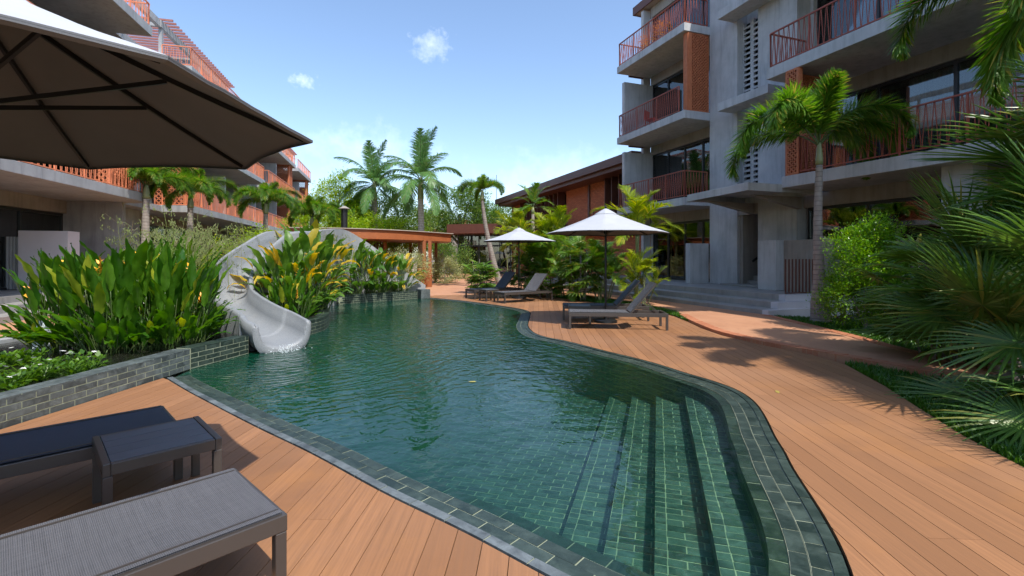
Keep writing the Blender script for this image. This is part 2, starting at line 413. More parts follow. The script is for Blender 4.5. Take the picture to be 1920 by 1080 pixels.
# ---- deck planks, laid along one direction, clipped to the deck outline
DV = Vector((.0551, .99848, 0)); DN = Vector((.99848, -.0551, 0))
def to_l(p): return (p[0]*DN.x+p[1]*DN.y, p[0]*DV.x+p[1]*DV.y)
def fr_l(p): return (p[0]*DN.x+p[1]*DV.x, p[0]*DN.y+p[1]*DV.y)
near_deck = [(-4.34, 6.10), (-4.35, 2.0), (-4.9, -1.2), (2.6, -1.2), (1.9, 1.0)]
g_out = offset(pool_out, -.018)
near_edge = [(p.x, p.y) for p in g_out if p.y < 6.2 and (p.x < 1.2 and p.y < 6.0) and not (p.x > 1.13)]
far_edge = [(p.x, p.y) for p in g_out[len(near_edge):]]
deckA = [(-4.33, 6.0), (-4.45, 4.2), (-4.75, .8), (-4.9, -.9), (1.2, -.9), (1.2, near_edge[-1][1]-.01)] + near_edge[::-1]
right_edge = [(3.62, -.9), (3.62, 1.5), (3.62, 3.0), (3.65, 3.45), (3.79, 4.06), (4.01, 4.71), (4.33, 5.61), (4.67, 6.8)]
path_near = [(5.6, 4.9), (5.16, 6.33), (4.9, 6.94), (4.59, 7.64), (4.3, 8.3), (4.05, 9.3), (4.03, 10.2), (4.12, 11.15)]
deckB = [(1.205, near_edge[-1][1]-.01), (1.205, -.9)] + right_edge + [(4.60, 7.45), (4.27, 8.22), (4.02, 9.25), (3.99, 10.2), (4.06, 11.15), (4.10, 12.2), (3.98, 13.3), (3.4, 14.5), (2.77, 15.7), (2.1, 16.9), (1.46, 18.0), (.6, 19.2), (-1.0, 19.6), (-3.16, 18.6), (-3.1, 18.0)] + far_edge[::-1]
def planks(name, poly, label):
    root = empty(name, kind='structure'); lp = [to_l(p) for p in poly]; x0 = min(p[0] for p in lp); x1 = max(p[0] for p in lp)
    tris = [[lp[i] for i in t] for t in tess([lp])]
    W = .1475; g = .0021; k0 = int(math.floor(x0/W)); pieces = []
    for k in range(k0, int(x1/W)+1):
        a, b = k*W+g, (k+1)*W-g
        tri = [clean(clip(clip(t, 1, 0, -a), -1, 0, b)) for t in tris]; tri = [t for t in tri if len(t) > 2 and abs(area(t)) > 1e-6]
        if not tri: continue
        y0 = min(p[1] for t in tri for p in t); y1 = max(p[1] for t in tri for p in t)
        rr = random.Random(k*13+7); y = math.floor(y0/5.4)*5.4 + rr.choice([0, .9, 1.8, 2.7, 3.6, 4.5]) - 5.4
        while y < y1:
            c_ = [clean(clip(clip(t, 0, 1, -(y+g*.6)), 0, -1, (y+5.4-g*.6))) for t in tri if min(p[1] for p in t) < y+5.4 and max(p[1] for p in t) > y]
            c_ = [t for t in c_ if len(t) > 2 and abs(area(t)) > 1e-6]
            if sum(abs(area(t)) for t in c_) > .003: pieces.append(c_)
            y += 5.4
    pieces.sort(key=lambda c_: min(fr_l(p)[1] for t in c_ for p in t)); stuff = MB()
    for i, c_ in enumerate(pieces):
        mb = MB() if i < 296 else stuff
        for t in c_: mb.prism([fr_l(p) for p in t], -.024, 0)
        if i < 296: mb.build('plank', MAT['deck'], root)
    if stuff.v: stuff.build('planks', MAT['deck'], root)['kind'] = 'stuff'
    mb = MB(); mb.prism(poly, -.05, -.03, True); mb.build('gap_shadow_sheet', MAT['gap'], root)  # dark sheet standing in for the shade between planks
    return root
planks('near_deck', deckA, '')
planks('far_deck', deckB, '')

# ---- terracotta plaza, path with its brick kerb, lawns
plaza = [(-14, 20.3), (-9.6, 17.3), (-3.4, 18.6), (-3.0, 19.0), (-1.0, 19.68), (.65, 19.28), (1.55, 18.05), (2.2, 16.95), (2.9, 15.75), (3.5, 14.6), (4.2, 13.5), (4.75, 13.6), (6.2, 14.2), (9, 16.5), (9, 60), (-14, 60)]
sheet('plaza', plaza, [], -.004, MAT['paving'], .05)
path_poly = [(4.12, 11.3), (4.03, 10.2), (4.05, 9.3), (4.3, 8.3), (4.59, 7.64), (4.9, 6.94), (5.16, 6.33), (5.5, 5.3), (5.7, 4.0), (5.8, 2.0), (6.9, 2.0), (6.75, 4.0), (6.2, 6.0), (6.16, 7.56), (6.27, 8.9), (6.33, 10.5), (6.36, 12.25), (5.6, 14.35), (4.9, 16.35), (3.9, 18.4), (2.2, 20.4), (1.9, 20.2), (3.2, 17.6), (4.0, 15.4), (4.4, 13.2)]
path_s = [(p.x, p.y) for p in spline(path_poly, .25, True)]
sheet('garden_path', path_s, [], .052, MAT['paving'], .11)
kr = empty('path_kerb', kind='structure')
kl = resample(spline([(4.25, 12.3), (4.12, 11.3), (4.03, 10.2), (4.05, 9.3), (4.3, 8.3), (4.59, 7.64), (4.9, 6.94), (5.16, 6.33), (5.5, 5.3), (5.7, 4.0)], .05), .105)
for i in range(len(kl)-1):
    a, b = kl[i], kl[i+1]; t = (b-a).normalized(); n_ = Vector((t.y, -t.x, 0)); mb = MB(); jz = rnd(-.003, .003)
    s0 = a+t*.006; s1 = b-t*.006; q = [s0-n_*.0, s1-n_*.0, s1-n_*.2, s0-n_*.2]
    mb.prism([(p.x, p.y) for p in q], -.05, .058+jz); mb.build('kerb_brick', MAT['kerb'], kr)
kl2 = resample(spline([(6.36, 12.2), (6.33, 10.5), (6.27, 8.9), (6.16, 7.56), (6.2, 6.0), (6.75, 4.0)], .05), .105)
mb = MB()
for i in range(len(kl2)-1):
    a, b = kl2[i], kl2[i+1]; t = (b-a).normalized(); n_ = Vector((t.y, -t.x, 0)); s0 = a+t*.006; s1 = b-t*.006
    mb.prism([(p.x, p.y) for p in (s0-n_*.08, s1-n_*.08, s1+n_*.12, s0+n_*.12)], -.05, .06+rnd(-.003, .003))
o = mb.build('far_kerb', MAT['kerb'], kr); o['kind'] = 'stuff'

def grass_patch(name, poly, z, n, h, seed, m=None):
    m = m or MAT['grass']; rr = random.Random(seed); xs = [p[0] for p in poly]; ys = [p[1] for p in poly]; mb = MB(); k = 0
    while k < n:
        x, y = rr.uniform(min(xs), max(xs)), rr.uniform(min(ys), max(ys))
        if not inside((x, y), poly): continue
        k += 1; hh = h*rr.uniform(.5, 1.3); a = rr.uniform(0, 6.283); le = rr.uniform(.2, .9)*hh; w_ = .0045+.002*y/5
        dx, dy = math.cos(a), math.sin(a); mb.add([(x-dy*w_, y+dx*w_, z), (x+dy*w_, y-dx*w_, z), (x+dx*le*.4+dy*w_*.8, y+dy*le*.4-dx*w_*.8, z+hh*.6), (x+dx*le*.4-dy*w_*.8, y+dy*le*.4+dx*w_*.8, z+hh*.6), (x+dx*le, y+dy*le, z+hh)], [(0, 1, 2, 3), (3, 2, 4)])
    o = mb.build(name, m); o['kind'] = 'stuff'
    tag(o, None, None); return o
lawnA = [(4.70, 6.84), (4.35, 5.63), (4.03, 4.72), (3.81, 4.07), (3.67, 3.46), (3.64, 3.0), (3.64, -.9), (9, -.9), (9, 2), (5.7, 2.0), (5.62, 4.0), (5.42, 5.3), (5.08, 6.33), (4.84, 6.85)]
sheet('lawn_beside_deck', lawnA, [], -.035, MAT['lawn'])
o = grass_patch('grass', [(p[0], p[1]) for p in [(4.70, 6.84), (4.35, 5.63), (4.03, 4.72), (3.81, 4.07), (3.67, 3.46), (3.64, 3.0), (3.64, 2.2), (6.2, 2.2), (5.6, 4.0), (5.38, 5.3), (5.06, 6.33), (4.84, 6.85)]], -.035, 26000, .085, 3)
tag(o, 'lush dark green grass between the timber deck and the fan palms', 'grass')
lawnB = [(6.50, 12.1), (6.45, 10.5), (6.39, 8.9), (6.28, 7.56), (6.32, 6.0), (6.9, 4.0), (14, 4.0), (14, 9.9), (11, 10.2)]
sheet('lawn_beside_path', lawnB, [], .02, MAT['lawn'])
o = grass_patch('grass', [(6.48, 12.0), (6.43, 10.5), (6.38, 8.9), (6.28, 7.56), (6.34, 6.0), (8.6, 7.0), (9.5, 10.5)], .02, 16000, .06, 4)
tag(o, 'short green grass at the foot of the terrace wall and the palm', 'grass')
lawnC = [(1.5, 18.1), (2.15, 16.95), (2.85, 15.75), (3.46, 14.55), (4.05, 13.35), (4.16, 12.2), (4.1, 11.2), (4.3, 12.3), (4.5, 13.3), (3.95, 15.3), (3.1, 17.4), (2.3, 18.8)]
sheet('lawn_strip', lawnC, [], .004, MAT['lawn'])
o = grass_patch('grass', lawnC, .004, 9000, .06, 5)
tag(o, 'narrow curved strip of bright grass behind the sun loungers', 'grass')

# ---- coping: one pale edging strip and three rows of slate bricks following the edge
cop = empty('pool_coping', kind='structure'); cbed = MB()
rows = [(0.0, .060, .0, 'edge'), (.067, .150, -.010, 's'), (.158, .240, -.014, 's'), (.248, .335, -.0235, 's')]
NB = 0; far_b = {'edge': MB(), 's': MB()}
lines = {}
for r_i, (d0, d1, z, k) in enumerate(rows):
    la = offset(pool_out, d0); lb = offset(pool_out, d1)
    # station along the outer line
    acc = 0; cuts = []; L_ = [0]
    for a, b in zip(pool_out, pool_out[1:]): acc += (b-a).length; L_.append(acc)
    pitch = .235 if k == 's' else .30
    s_ = -(r_i % 2)*pitch/2
    def at(line, s):
        s = max(0, min(acc, s))
        import bisect
        j = min(len(L_)-2, max(0, bisect.bisect_right(L_, s)-1)); t = (s-L_[j])/(L_[j+1]-L_[j]+1e-9); return line[j].lerp(line[j+1], t)
    while s_ < acc:
        jit = random.Random(r_i*1000+int(s_*100)); g = .0045
        s0, s1 = max(0, s_)+g, min(acc, s_+pitch)-g
        if s1-s0 > .03:
            zz = z+jit.uniform(-.0005, .002); st = [s0+(s1-s0)*t for t in (0, .5, 1)]
            A = [at(la, s) for s in st]; B = [at(lb, s) for s in st]
            pq = [[A[0], A[1], B[1], B[0]], [A[1], A[2], B[2], B[1]]]
            mid = B[1]; near = mid.y < 7.2
            if near and NB < 299:
                mb = MB(); [mb.prism([(p.x, p.y) for p in q], -.055, zz) for q in pq]; mb.build('edging_stone' if k == 'edge' else 'coping_brick', MAT['slate_edge' if k == 'edge' and mid.x < 1.25 else 'slate'], cop); NB += 1
            else: [far_b[k].prism([(p.x, p.y) for p in q], -.055, zz) for q in pq]
        s_ += pitch
o = far_b['s'].build('coping_bricks', MAT['slate'], cop); o['kind'] = 'stuff'
o = far_b['edge'].build('edging_stones', MAT['slate'], cop); o['kind'] = 'stuff'
bedo, bedi = offset(pool_out, .003), offset(pool_out, CW-.003)
for d0, d1, zb in ((.003, .0585, -.004), (.0585, .154, -.0118), (.154, .244, -.0158), (.244, .333, -.0252)):
    b0, b1 = offset(pool_out, d0), offset(pool_out, d1)
    for i in range(len(b0)-1):
        cbed.add([(b0[i].x, b0[i].y, zb), (b0[i+1].x, b0[i+1].y, zb), (b1[i+1].x, b1[i+1].y, zb), (b1[i].x, b1[i].y, zb)], [(0, 1, 2, 3)])
cbed.build('mortar_bed', MAT['grout'], cop)
# dark slot between coping and deck
mb = MB(); so = offset(pool_out, -.012)
for i in range(len(so)-1):
    a, b, c_, d = so[i], so[i+1], pool_out[i+1], pool_out[i]
    mb.add([(a.x, a.y, -.045), (b.x, b.y, -.045), (c_.x, c_.y, -.045), (d.x, d.y, -.045)], [(0, 1, 2, 3)])
mb.build('drain_slot', MAT['black'], cop)

# ---- basin: treads, floor, walls
basin = empty('pool_basin', kind='structure')
E = (.288, .958); F = (.958, -.288)
def ff(p): return p[0]*F[0]+p[1]*F[1]
edges = [.317, -.016, -.333, -.672]
zs = [-.16, -.29, -.42, -.55, -.69]
ztab = list(zip([9]+edges, edges+[-99], zs))
def warp(x, y, a=.007): return (x+a*noise.noise(Vector((x*3.1, y*3.1, 1))), y+a*noise.noise(Vector((x*3.1, y*3.1, 9))))
floor_mb = MB(); riser = MB()
for hi, lo, z in ztab:
    poly = clean(clip(clip(inner_poly, -F[0], -F[1], hi), F[0], F[1], -lo))
    if hi == -.672: poly = clean(clip(poly, 0, -1, 12))
    floor_mb.prism(poly, z-.05, z-.0025, False)
deep = [(-9, 11.9), (3, 11.9), (3, 19), (-9, 19)]
floor_mb.build('floor_bed', MAT['grout_pool'], basin)
MB().prism(deep, -1, -.72, False).build('deep_floor', MAT['slate_pool'], basin)
# tiles
TL, TW = .215, .0755; tiles = []
import bisect
yy = 1.4/TW
for hi, lo, z in ztab:
    base = clean(clip(clip(inner_poly, -F[0], -F[1], hi), F[0], F[1], -lo)) if hi < 9 else clean(clip(inner_poly, F[0], F[1], -lo))
    le = [(p[0]*E[0]+p[1]*E[1], ff(p)) for p in base]
    e0 = min(p[0] for p in le); e1 = min(12.6, max(p[0] for p in le)); f0 = min(p[1] for p in le); f1 = max(p[1] for p in le)
    f0 = max(f0, -4.6)
    r_ = int(e0/TW)
    while r_*TW < e1:
        ra, rb = r_*TW+.0045, (r_+1)*TW-.0045
        strip = clean(clip(clip(le, 1, 0, -ra), -1, 0, rb))
        if len(strip) > 2:
            nos = lo+.075 if lo > -90 else None
            start = (lo+.078 if nos else f0-(f0 % TL)) - (TL/2 if r_ % 2 else 0)
            if nos: segs = [(lo+.002, lo+.073)]
            else: segs = []
            x = start
            while x < f1:
                a_, b_ = x+.0045, x+TL-.0045
                if nos: a_ = max(a_, lo+.079)
                if b_-a_ > .02 and b_ > f0: segs.append((a_, b_))
                x += TL
            for a_, b_ in segs:
                q = clean(clip(clip(strip, 0, 1, -a_), 0, -1, b_))
                if len(q) > 2 and abs(area(q)) > 1e-4:
                    pw = [(p[0]*E[0]+p[1]*F[0], p[0]*E[1]+p[1]*F[1]) for p in q]
                    tiles.append((min(p[1] for p in pw), pw, z))
        r_ += 1
tiles = [t for t in tiles if t[0] < 12.2]
tiles.sort(key=lambda t: t[0]); tf = MB()
for i, (_, pw, z) in enumerate(tiles):
    rr = random.Random(i); zz = z+rr.uniform(-.001, .002); q = [warp(*p) for p in pw]
    if i < 298: MB().prism(q, z-.01, zz).build('pool_tile', MAT['slate_pool'], basin)
    else: tf.prism(q, z-.01, zz, False)
o = tf.build('pool_tiles', MAT['slate_pool'], basin); o['kind'] = 'stuff'
# tiled risers and walls with brick relief in the material
def tilewall():
    m = M_('tiled_pool_wall'); uv = m.n('ShaderNodeUVMap').outputs[0]
    b = m.n('ShaderNodeTexBrick', {'Vector': uv, 'Color1': (.02, .06, .05, 1), 'Color2': (.055, .115, .095, 1), 'Mortar': (.17, .25, .17, 1), 'Scale': 1, 'Mortar Size': .005, 'Brick Width': .215, 'Row Height': .0755})
    return m.set(b.outputs['Color'], .5, m.bump(b.outputs['Fac'], -.4, .004))
MAT['tilewall'] = tilewall()
def wallstrip(name, pts, z0, z1, m, parent):
    me = bpy.data.meshes.new(name); v = []; f = []; uvs = []; d = 0
    for i, p in enumerate(pts):
        v += [(p[0], p[1], z0), (p[0], p[1], z1)]
        if i: d += math.hypot(p[0]-pts[i-1][0], p[1]-pts[i-1][1])
        uvs.append(d)
    for i in range(len(pts)-1): f.append((2*i, 2*i+2, 2*i+3, 2*i+1))
    me.from_pydata(v, [], f); ul = me.uv_layers.new(name='uv').data; k = 0
    for i in range(len(pts)-1):
        for (u, z) in ((uvs[i], z0), (uvs[i+1], z0), (uvs[i+1], z1), (uvs[i], z1)): ul[k].uv = (u, z); k += 1
    me.materials.append(m); return link(bpy.data.objects.new(name, me), parent)
wallstrip('pool_wall', [(p.x, p.y) for p in inner]+BANK, -.9, -.03, MAT['tilewall'], basin)
for k, c_ in enumerate(edges):
    # where this line crosses the inner outline
    pts = []; n = len(inner_poly)
    for i in range(n):
        p, q = inner_poly[i], inner_poly[(i+1) % n]; a, b = ff(p)-c_, ff(q)-c_
        if a*b < 0: t = a/(a-b); pts.append((p[0]+(q[0]-p[0])*t, p[1]+(q[1]-p[1])*t))
    pts.sort(key=lambda p: p[1])
    if len(pts) >= 2: wallstrip('step_riser', [pts[0], pts[1]], zs[k+1]-.01, zs[k], MAT['tilewall'], basin)

# ---- water
def watermat():
    m = M_('pool_water'); m.t.nodes.remove(m.b)
    pos = m.n('ShaderNodeNewGeometry').outputs['Position']; sp = m.n('ShaderNodeSeparateXYZ', {0: pos})
    fv = m.math('ADD', m.math('MULTIPLY', sp.outputs[0], .958), m.math('MULTIPLY', sp.outputs[1], -.288))
    depth = m.math('ADD', m.rng(fv, .6, -1.2, .03, .5), m.rng(fv, -1.2, -4.2, 0, 1.5))             # metres of water under this point, deeper away from the steps
    geo_ = m.n('ShaderNodeNewGeometry'); dt = m.n('ShaderNodeVectorMath', {0: geo_.outputs['Incoming'], 1: (0, 0, 1)}, operation='DOT_PRODUCT').outputs['Value']
    # cosine inside the water
    c2 = m.math('SQRT', m.math('SUBTRACT', 1, m.math('DIVIDE', m.math('SUBTRACT', 1, m.math('MULTIPLY', dt, dt)), 1.77)))
    path = m.math('DIVIDE', depth, c2)
    body = m.math('SUBTRACT', 1, m.math('POWER', 2.718, m.math('MULTIPLY', path, -.68)))
    tint = m.mix(m.rng(path, 0, 2.0), (.90, .99, .95), (.25, .74, .62))
    tr = m.n('ShaderNodeBsdfTransparent', {'Color': tint})
    df = m.n('ShaderNodeBsdfDiffuse', {'Color': (.002, .044, .024, 1)})
    mb_ = m.n('ShaderNodeMixShader', {0: body, 1: tr.outputs[0], 2: df.outputs[0]})
    v = m.co((1, 1, 1), world=True); v2 = m.co((1, 1.0, 1), world=True, rot=(0, 0, .5))
    far = m.rng(sp.outputs[1], 3.0, 7.5, .09, 1.0)
    near_slide = m.n('ShaderNodeVectorMath', {0: pos, 1: (-3.6, 7.6, 0)}, operation='DISTANCE').outputs['Value']
    rip = m.rng(near_slide, .3, 4.5, 1.3, 0)
    n1 = m.noise(v, 2.2, 3, .5, .4); n2 = m.noise(v2, 6.5, 2, .5, .5); n3 = m.noise(v, 24, 2, .5)
    ring = m.math('MULTIPLY', m.math('SINE', m.math('MULTIPLY', m.math('ADD', near_slide, m.math('MULTIPLY', n1, .5)), 42)), m.math('MULTIPLY', rip, .10))
    h = m.math('ADD', m.math('MULTIPLY', n1, .55), m.math('MULTIPLY', m.math('ADD', m.math('MULTIPLY', n2, .75), m.math('MULTIPLY', n3, .10)), far))
    h = m.math('ADD', h, ring)
    nb = m.bump(h, .30, .09)
    gl = m.n('ShaderNodeBsdfGlossy', {'Color': (1, 1, 1, 1), 'Roughness': .03, 'Normal': nb})
    fr = m.n('ShaderNodeFresnel', {'IOR': 1.333, 'Normal': nb})
    ms = m.n('ShaderNodeMixShader', {0: fr.outputs[0], 1: mb_.outputs[0], 2: gl.outputs[0]}); m.l(ms.outputs[0], m.o.inputs['Surface'])
    return m.m
MAT['water'] = watermat()
mb = MB(); mb.prism(water_poly, 0, -.0185, False)
o = mb.build('pool_water', MAT['water']); o['kind'] = 'structure'

# ================================================================ PLANTERS AND PONDS (dark water behind brick walls)
def brick_wall(root, line, z0, courses, ch, bl, thick, m, seed=1, top=True, maxn=300, face=-1):
    """wall of separate slate bricks along a line; front face on the side face*normal; top tiles in two rows"""
    pts = spline(line, .03) if len(line) > 2 else [Vector((*line[0], 0)), Vector((*line[1], 0))]
    tot = sum((b-a).length for a, b in zip(pts, pts[1:])); L_ = [0]
    for a, b in zip(pts, pts[1:]): L_.append(L_[-1]+(b-a).length)
    def at(s):
        s = max(0, min(tot, s)); j = min(len(L_)-2, max(0, bisect.bisect_right(L_, s)-1)); t = (s-L_[j])/(L_[j+1]-L_[j]+1e-9)
        p = pts[j].lerp(pts[j+1], t); d = (pts[j+1]-pts[j]).normalized(); return p, Vector((d.y, -d.x, 0))*face
    rr = random.Random(seed); g = .0052; n_b = 0
    rest = MB()
    for c_ in range(courses):
        s = -(c_ % 2)*bl/2
        while s < tot:
            s0, s1 = max(0, s)+g, min(tot, s+bl)-g
            if s1-s0 > .02:
                jo = rr.uniform(0, .002); a = [at(s0+(s1-s0)*t) for t in (0, .5, 1)]
                o_ = [p+n_*jo for p, n_ in a]; i_ = [p-n_*.03 for p, n_ in a]
                mb = MB() if n_b < maxn else rest; mb.prism([(p.x, p.y) for p in o_]+[(p.x, p.y) for p in i_[::-1]], z0+c_*ch+g, z0+(c_+1)*ch-g)
                if n_b < maxn: mb.build('brick', m, root); n_b += 1
            s += bl
    if top:
        zt = z0+courses*ch
        for row in range(2):
            s = -row*bl/2; w0, w1 = row*thick/2+.003, (row+1)*thick/2-.003
            while s < tot:
                s0, s1 = max(0, s)+g, min(tot, s+bl)-g
                if s1-s0 > .02:
                    a = [at(s0+(s1-s0)*t) for t in (0, .5, 1)]; o_ = [p-n_*(w0-(.004 if row == 0 else 0)) for p, n_ in a]; i_ = [p-n_*w1 for p, n_ in a]
                    mb = MB() if n_b < maxn else rest; mb.prism([(p.x, p.y) for p in o_]+[(p.x, p.y) for p in i_[::-1]], zt-.012, zt+.004+rr.uniform(0, .002))
                    if n_b < maxn: mb.build('cap_tile', m, root); n_b += 1
                s += bl
    if rest.v: rest.build('wall_bricks', m, root)['kind'] = 'stuff'
    core = MB(); m_ = 24 if len(line) > 2 else 2
    for i in range(m_-1):
        (p, n_), (q, n2) = at(tot*i/(m_-1)), at(tot*(i+1)/(m_-1)); zt = z0+courses*ch+.0015
        A, B, C_, D = p-n_*.001, q-n2*.001, q-n2*thick, p-n_*thick
        core.add([(A.x, A.y, z0), (B.x, B.y, z0), (B.x, B.y, zt), (A.x, A.y, zt), (D.x, D.y, z0), (C_.x, C_.y, z0), (C_.x, C_.y, zt), (D.x, D.y, zt)], [(0, 1, 2, 3), (3, 2, 6, 7), (4, 7, 6, 5), (0, 3, 7, 4), (1, 5, 6, 2)])
    core.build('wall_core', MAT['grout'], root)
w1 = empty('planter_wall', (-4.35, 4.5, 0), label='low wall of grey slate bricks between the near deck and the pond', cat='planter wall')
def into(root, fn):
    fn(root)
    inv = root.matrix_world.inverted() if False else Matrix.Translation(-root.location)
    done = set()
    for ch in root.children:
        if ch.data.name not in done: ch.data.transform(inv); done.add(ch.data.name)
into(w1, lambda r_: brick_wall(r_, [(-4.62, 2.4), (-4.48, 4.0), (-4.36, 6.0), (-4.34, 6.52)], -.01, 4, .0665, .25, .23, MAT['slate_wall'], 2, face=1))
w2 = empty('planter_wall', (-4.2, 7.1, 0), label='green slate brick wall in the pool water left of the slide mouth', cat='planter wall')
into(w2, lambda r_: brick_wall(r_, [(-4.34, 6.53), (-4.22, 7.1), (-4.13, 7.58)], -.07, 5, .0665, .25, .23, MAT['slate'], 3, face=1))
w3 = empty('planter_wall', (-4.2, 10.4, 0), label='curved slate brick planter wall standing in the pool right of the slide', cat='planter wall')
into(w3, lambda r_: brick_wall(r_, [(-4.4, 8.8), (-4.05, 9.1), (-3.92, 9.5), (-3.90, 10.1), (-4.14, 10.95), (-4.62, 11.84), (-5.2, 12.9)], -.07, 5, .0665, .25, .23, MAT['slate'], 4, face=1))
w4 = empty('planter_wall', (-4.7, 16.4, 0), label='long slate brick planter wall along the far end of the pool', cat='planter wall')
into(w4, lambda r_: brick_wall(r_, [(-5.2, 12.9), (-5.75, 14.1), (-5.85, 15.1), (-4.7, 16.4), (-3.45, 17.64)], -.07, 5, .0665, .25, .23, MAT['slate'], 5, face=1))
mb = MB(); mb.box(-.16, .22, -.16, .22, -.08, .31); o = mb.build('corner_block', MAT['slate_wall']); o.location = (-3.29, 17.84, 0); o.rotation_euler = (0, 0, R(40)); tag(o, 'square slate block ending the far planter wall beside the deck', 'corner block')
def pondmat():
    m = M_('dark_pond_water'); n_ = m.noise(m.co((1, 1, 1), world=True), 14, 3, .6); f = m.noise(m.co((1, 1, 1), world=True), 40, 5, .7)
    return m.set(m.mix(m.rng(f, .55, .7, 0, .8), (.012, .013, .01), (.06, .055, .035)), m.rng(f, .5, .7, .06, .5), m.bump(n_, .25, .02))
MAT['pond'] = pondmat()
pond1 = [(-4.83, 1.5), (-4.70, 3.0), (-4.60, 6.0), (-4.56, 6.55), (-4.42, 7.2), (-4.30, 7.7), (-4.48, 8.4), (-4.7, 8.8), (-5.2, 9.6), (-6.6, 10.4), (-8.2, 9.3), (-7.6, 7.6), (-7.7, 6.2), (-8.6, 1.5)]
mb = MB(); mb.prism(pond1, 0, .205, False); o = mb.build('pond_water', MAT['pond']); o['kind'] = 'structure'
bed2 = [(-4.2, 9.2), (-4.13, 9.6), (-4.12, 10.1), (-4.36, 10.9), (-4.84, 11.8), (-5.45, 12.9), (-5.98, 14.1), (-6.05, 15.15), (-4.85, 16.55), (-3.6, 17.8), (-3.9, 18.4), (-7, 18), (-8.5, 14), (-7, 10.4), (-5.0, 9.2), (-4.5, 8.8)]
mb = MB(); mb.prism(bed2, -.05, .20, True); o = mb.build('planter_soil', MAT['soil']); o['kind'] = 'structure'
# low rim behind the first pond and the strip of paving before the left steps
mb = MB()
rim = [(-7.62, 7.6), (-7.72, 6.2), (-8.62, 1.4), (-8.95, 1.4), (-8.05, 6.2), (-7.95, 7.6), (-8.45, 9.2), (-8.25, 9.35)]
mb.prism(rim, -.05, .255); o = mb.build('pond_rim', MAT['conc_left']); o['kind'] = 'structure'
sheet('side_paving', [(-8.0, 6.2), (-7.95, 7.7), (-8.5, 9.4), (-6.7, 10.6), (-7.2, 14), (-8.8, 18), (-9.6, 17.3), (-22, 30), (-16, 0), (-9, 0), (-9, 1.4)], [], .012, MAT['paving'], .06)
# ================================================================ BUILDINGS
def slantbars(mb, a, b, z0, z1, step=.105, w_=.013, tilt=.032):
    """thin uprights that lean alternately left and right"""
    a = Vector(a); b = Vector(b); n = max(1, int((b-a).length/step)); d = (b-a).normalized()
    for i in range(n+1):
        p = a.lerp(b, i/n); t = tilt*(1 if i % 2 else -1)
        mb.bar((p.x-d.x*t, p.y-d.y*t, z0), (p.x+d.x*t, p.y+d.y*t, z1), w_, w_)
def railing(parent, pts, z0, h, m, off, step=.105):
    """balcony railing along points (t, s): handrail and bottom rail, posts, leaning uprights"""
    r_ = MB(); P = [(p[0], p[1]) for p in pts]
    for a, b in zip(P, P[1:]):
        r_.bar((*a, z0+h), (*b, z0+h), .05, .035); r_.bar((*a, z0+.05), (*b, z0+.05), .03, .03)
        l_ = math.hypot(b[0]-a[0], b[1]-a[1]); n = max(1, round(l_/1.25))
        for i in range(n+1):
            q = (a[0]+(b[0]-a[0])*i/n, a[1]+(b[1]-a[1])*i/n); r_.bar((*q, z0-.02), (*q, z0+h-.02), .035, .035)
    o = r_.build('railing', m, parent, off)
    s_ = MB()
    for a, b in zip(P, P[1:]): slantbars(s_, (*a, 0), (*b, 0), z0+.05, z0+h-.01, step)
    k = s_.build('balusters', m, o); k['kind'] = 'stuff'
    for v in k.data.vertices: v.co -= Vector(off)
    return o
def lattice(parent, corner_pts, z0, z1, th, off, m, pitch=.17):
    """open brick screen: crossing terracotta strips in a frame, th deep, along straight runs of (t, s)"""
    mb = MB(); fr = MB()
    for a, b in zip(corner_pts, corner_pts[1:]):
        A = Vector((*a, 0)); B = Vector((*b, 0)); L_ = (B-A).length; d = (B-A).normalized(); n_ = Vector((d.y, -d.x, 0)); H = z1-z0
        def P(x, z, k): q = A+d*x+n_*(th*k); return (q.x, q.y, z0+z)
        for k in range(-int(H/pitch)-1, int(L_/pitch)+2):
            for sg in (1, -1):
                # strip x = c + sg*z
                c_ = k*pitch if sg == 1 else k*pitch+H
                zs_ = sorted([max(0, min(H, (0-c_)/sg)), max(0, min(H, (L_-c_)/sg))])
                if zs_[1]-zs_[0] < .03: continue
                x0, x1 = c_+sg*zs_[0], c_+sg*zs_[1]; w_ = .026
                mb.add([P(x0-w_, zs_[0], 0), P(x0+w_, zs_[0], 0), P(x1+w_, zs_[1], 0), P(x1-w_, zs_[1], 0), P(x0-w_, zs_[0], 1), P(x0+w_, zs_[0], 1), P(x1+w_, zs_[1], 1), P(x1-w_, zs_[1], 1)],
                       [(0, 1, 2, 3), (7, 6, 5, 4), (0, 3, 7, 4), (1, 5, 6, 2)])
        for x in (0, L_): fr.bar(P(x, 0, .5), P(x, H, .5), th*1.04, .05, tuple(d))
        for z in (.02, H-.02): fr.bar(P(0, z, .5), P(L_, z, .5), th*1.04, .05)
    o = fr.build('lattice_frame', m, parent, off); k = mb.build('brick_lattice', m, o, off); k['kind'] = 'stuff'; return o
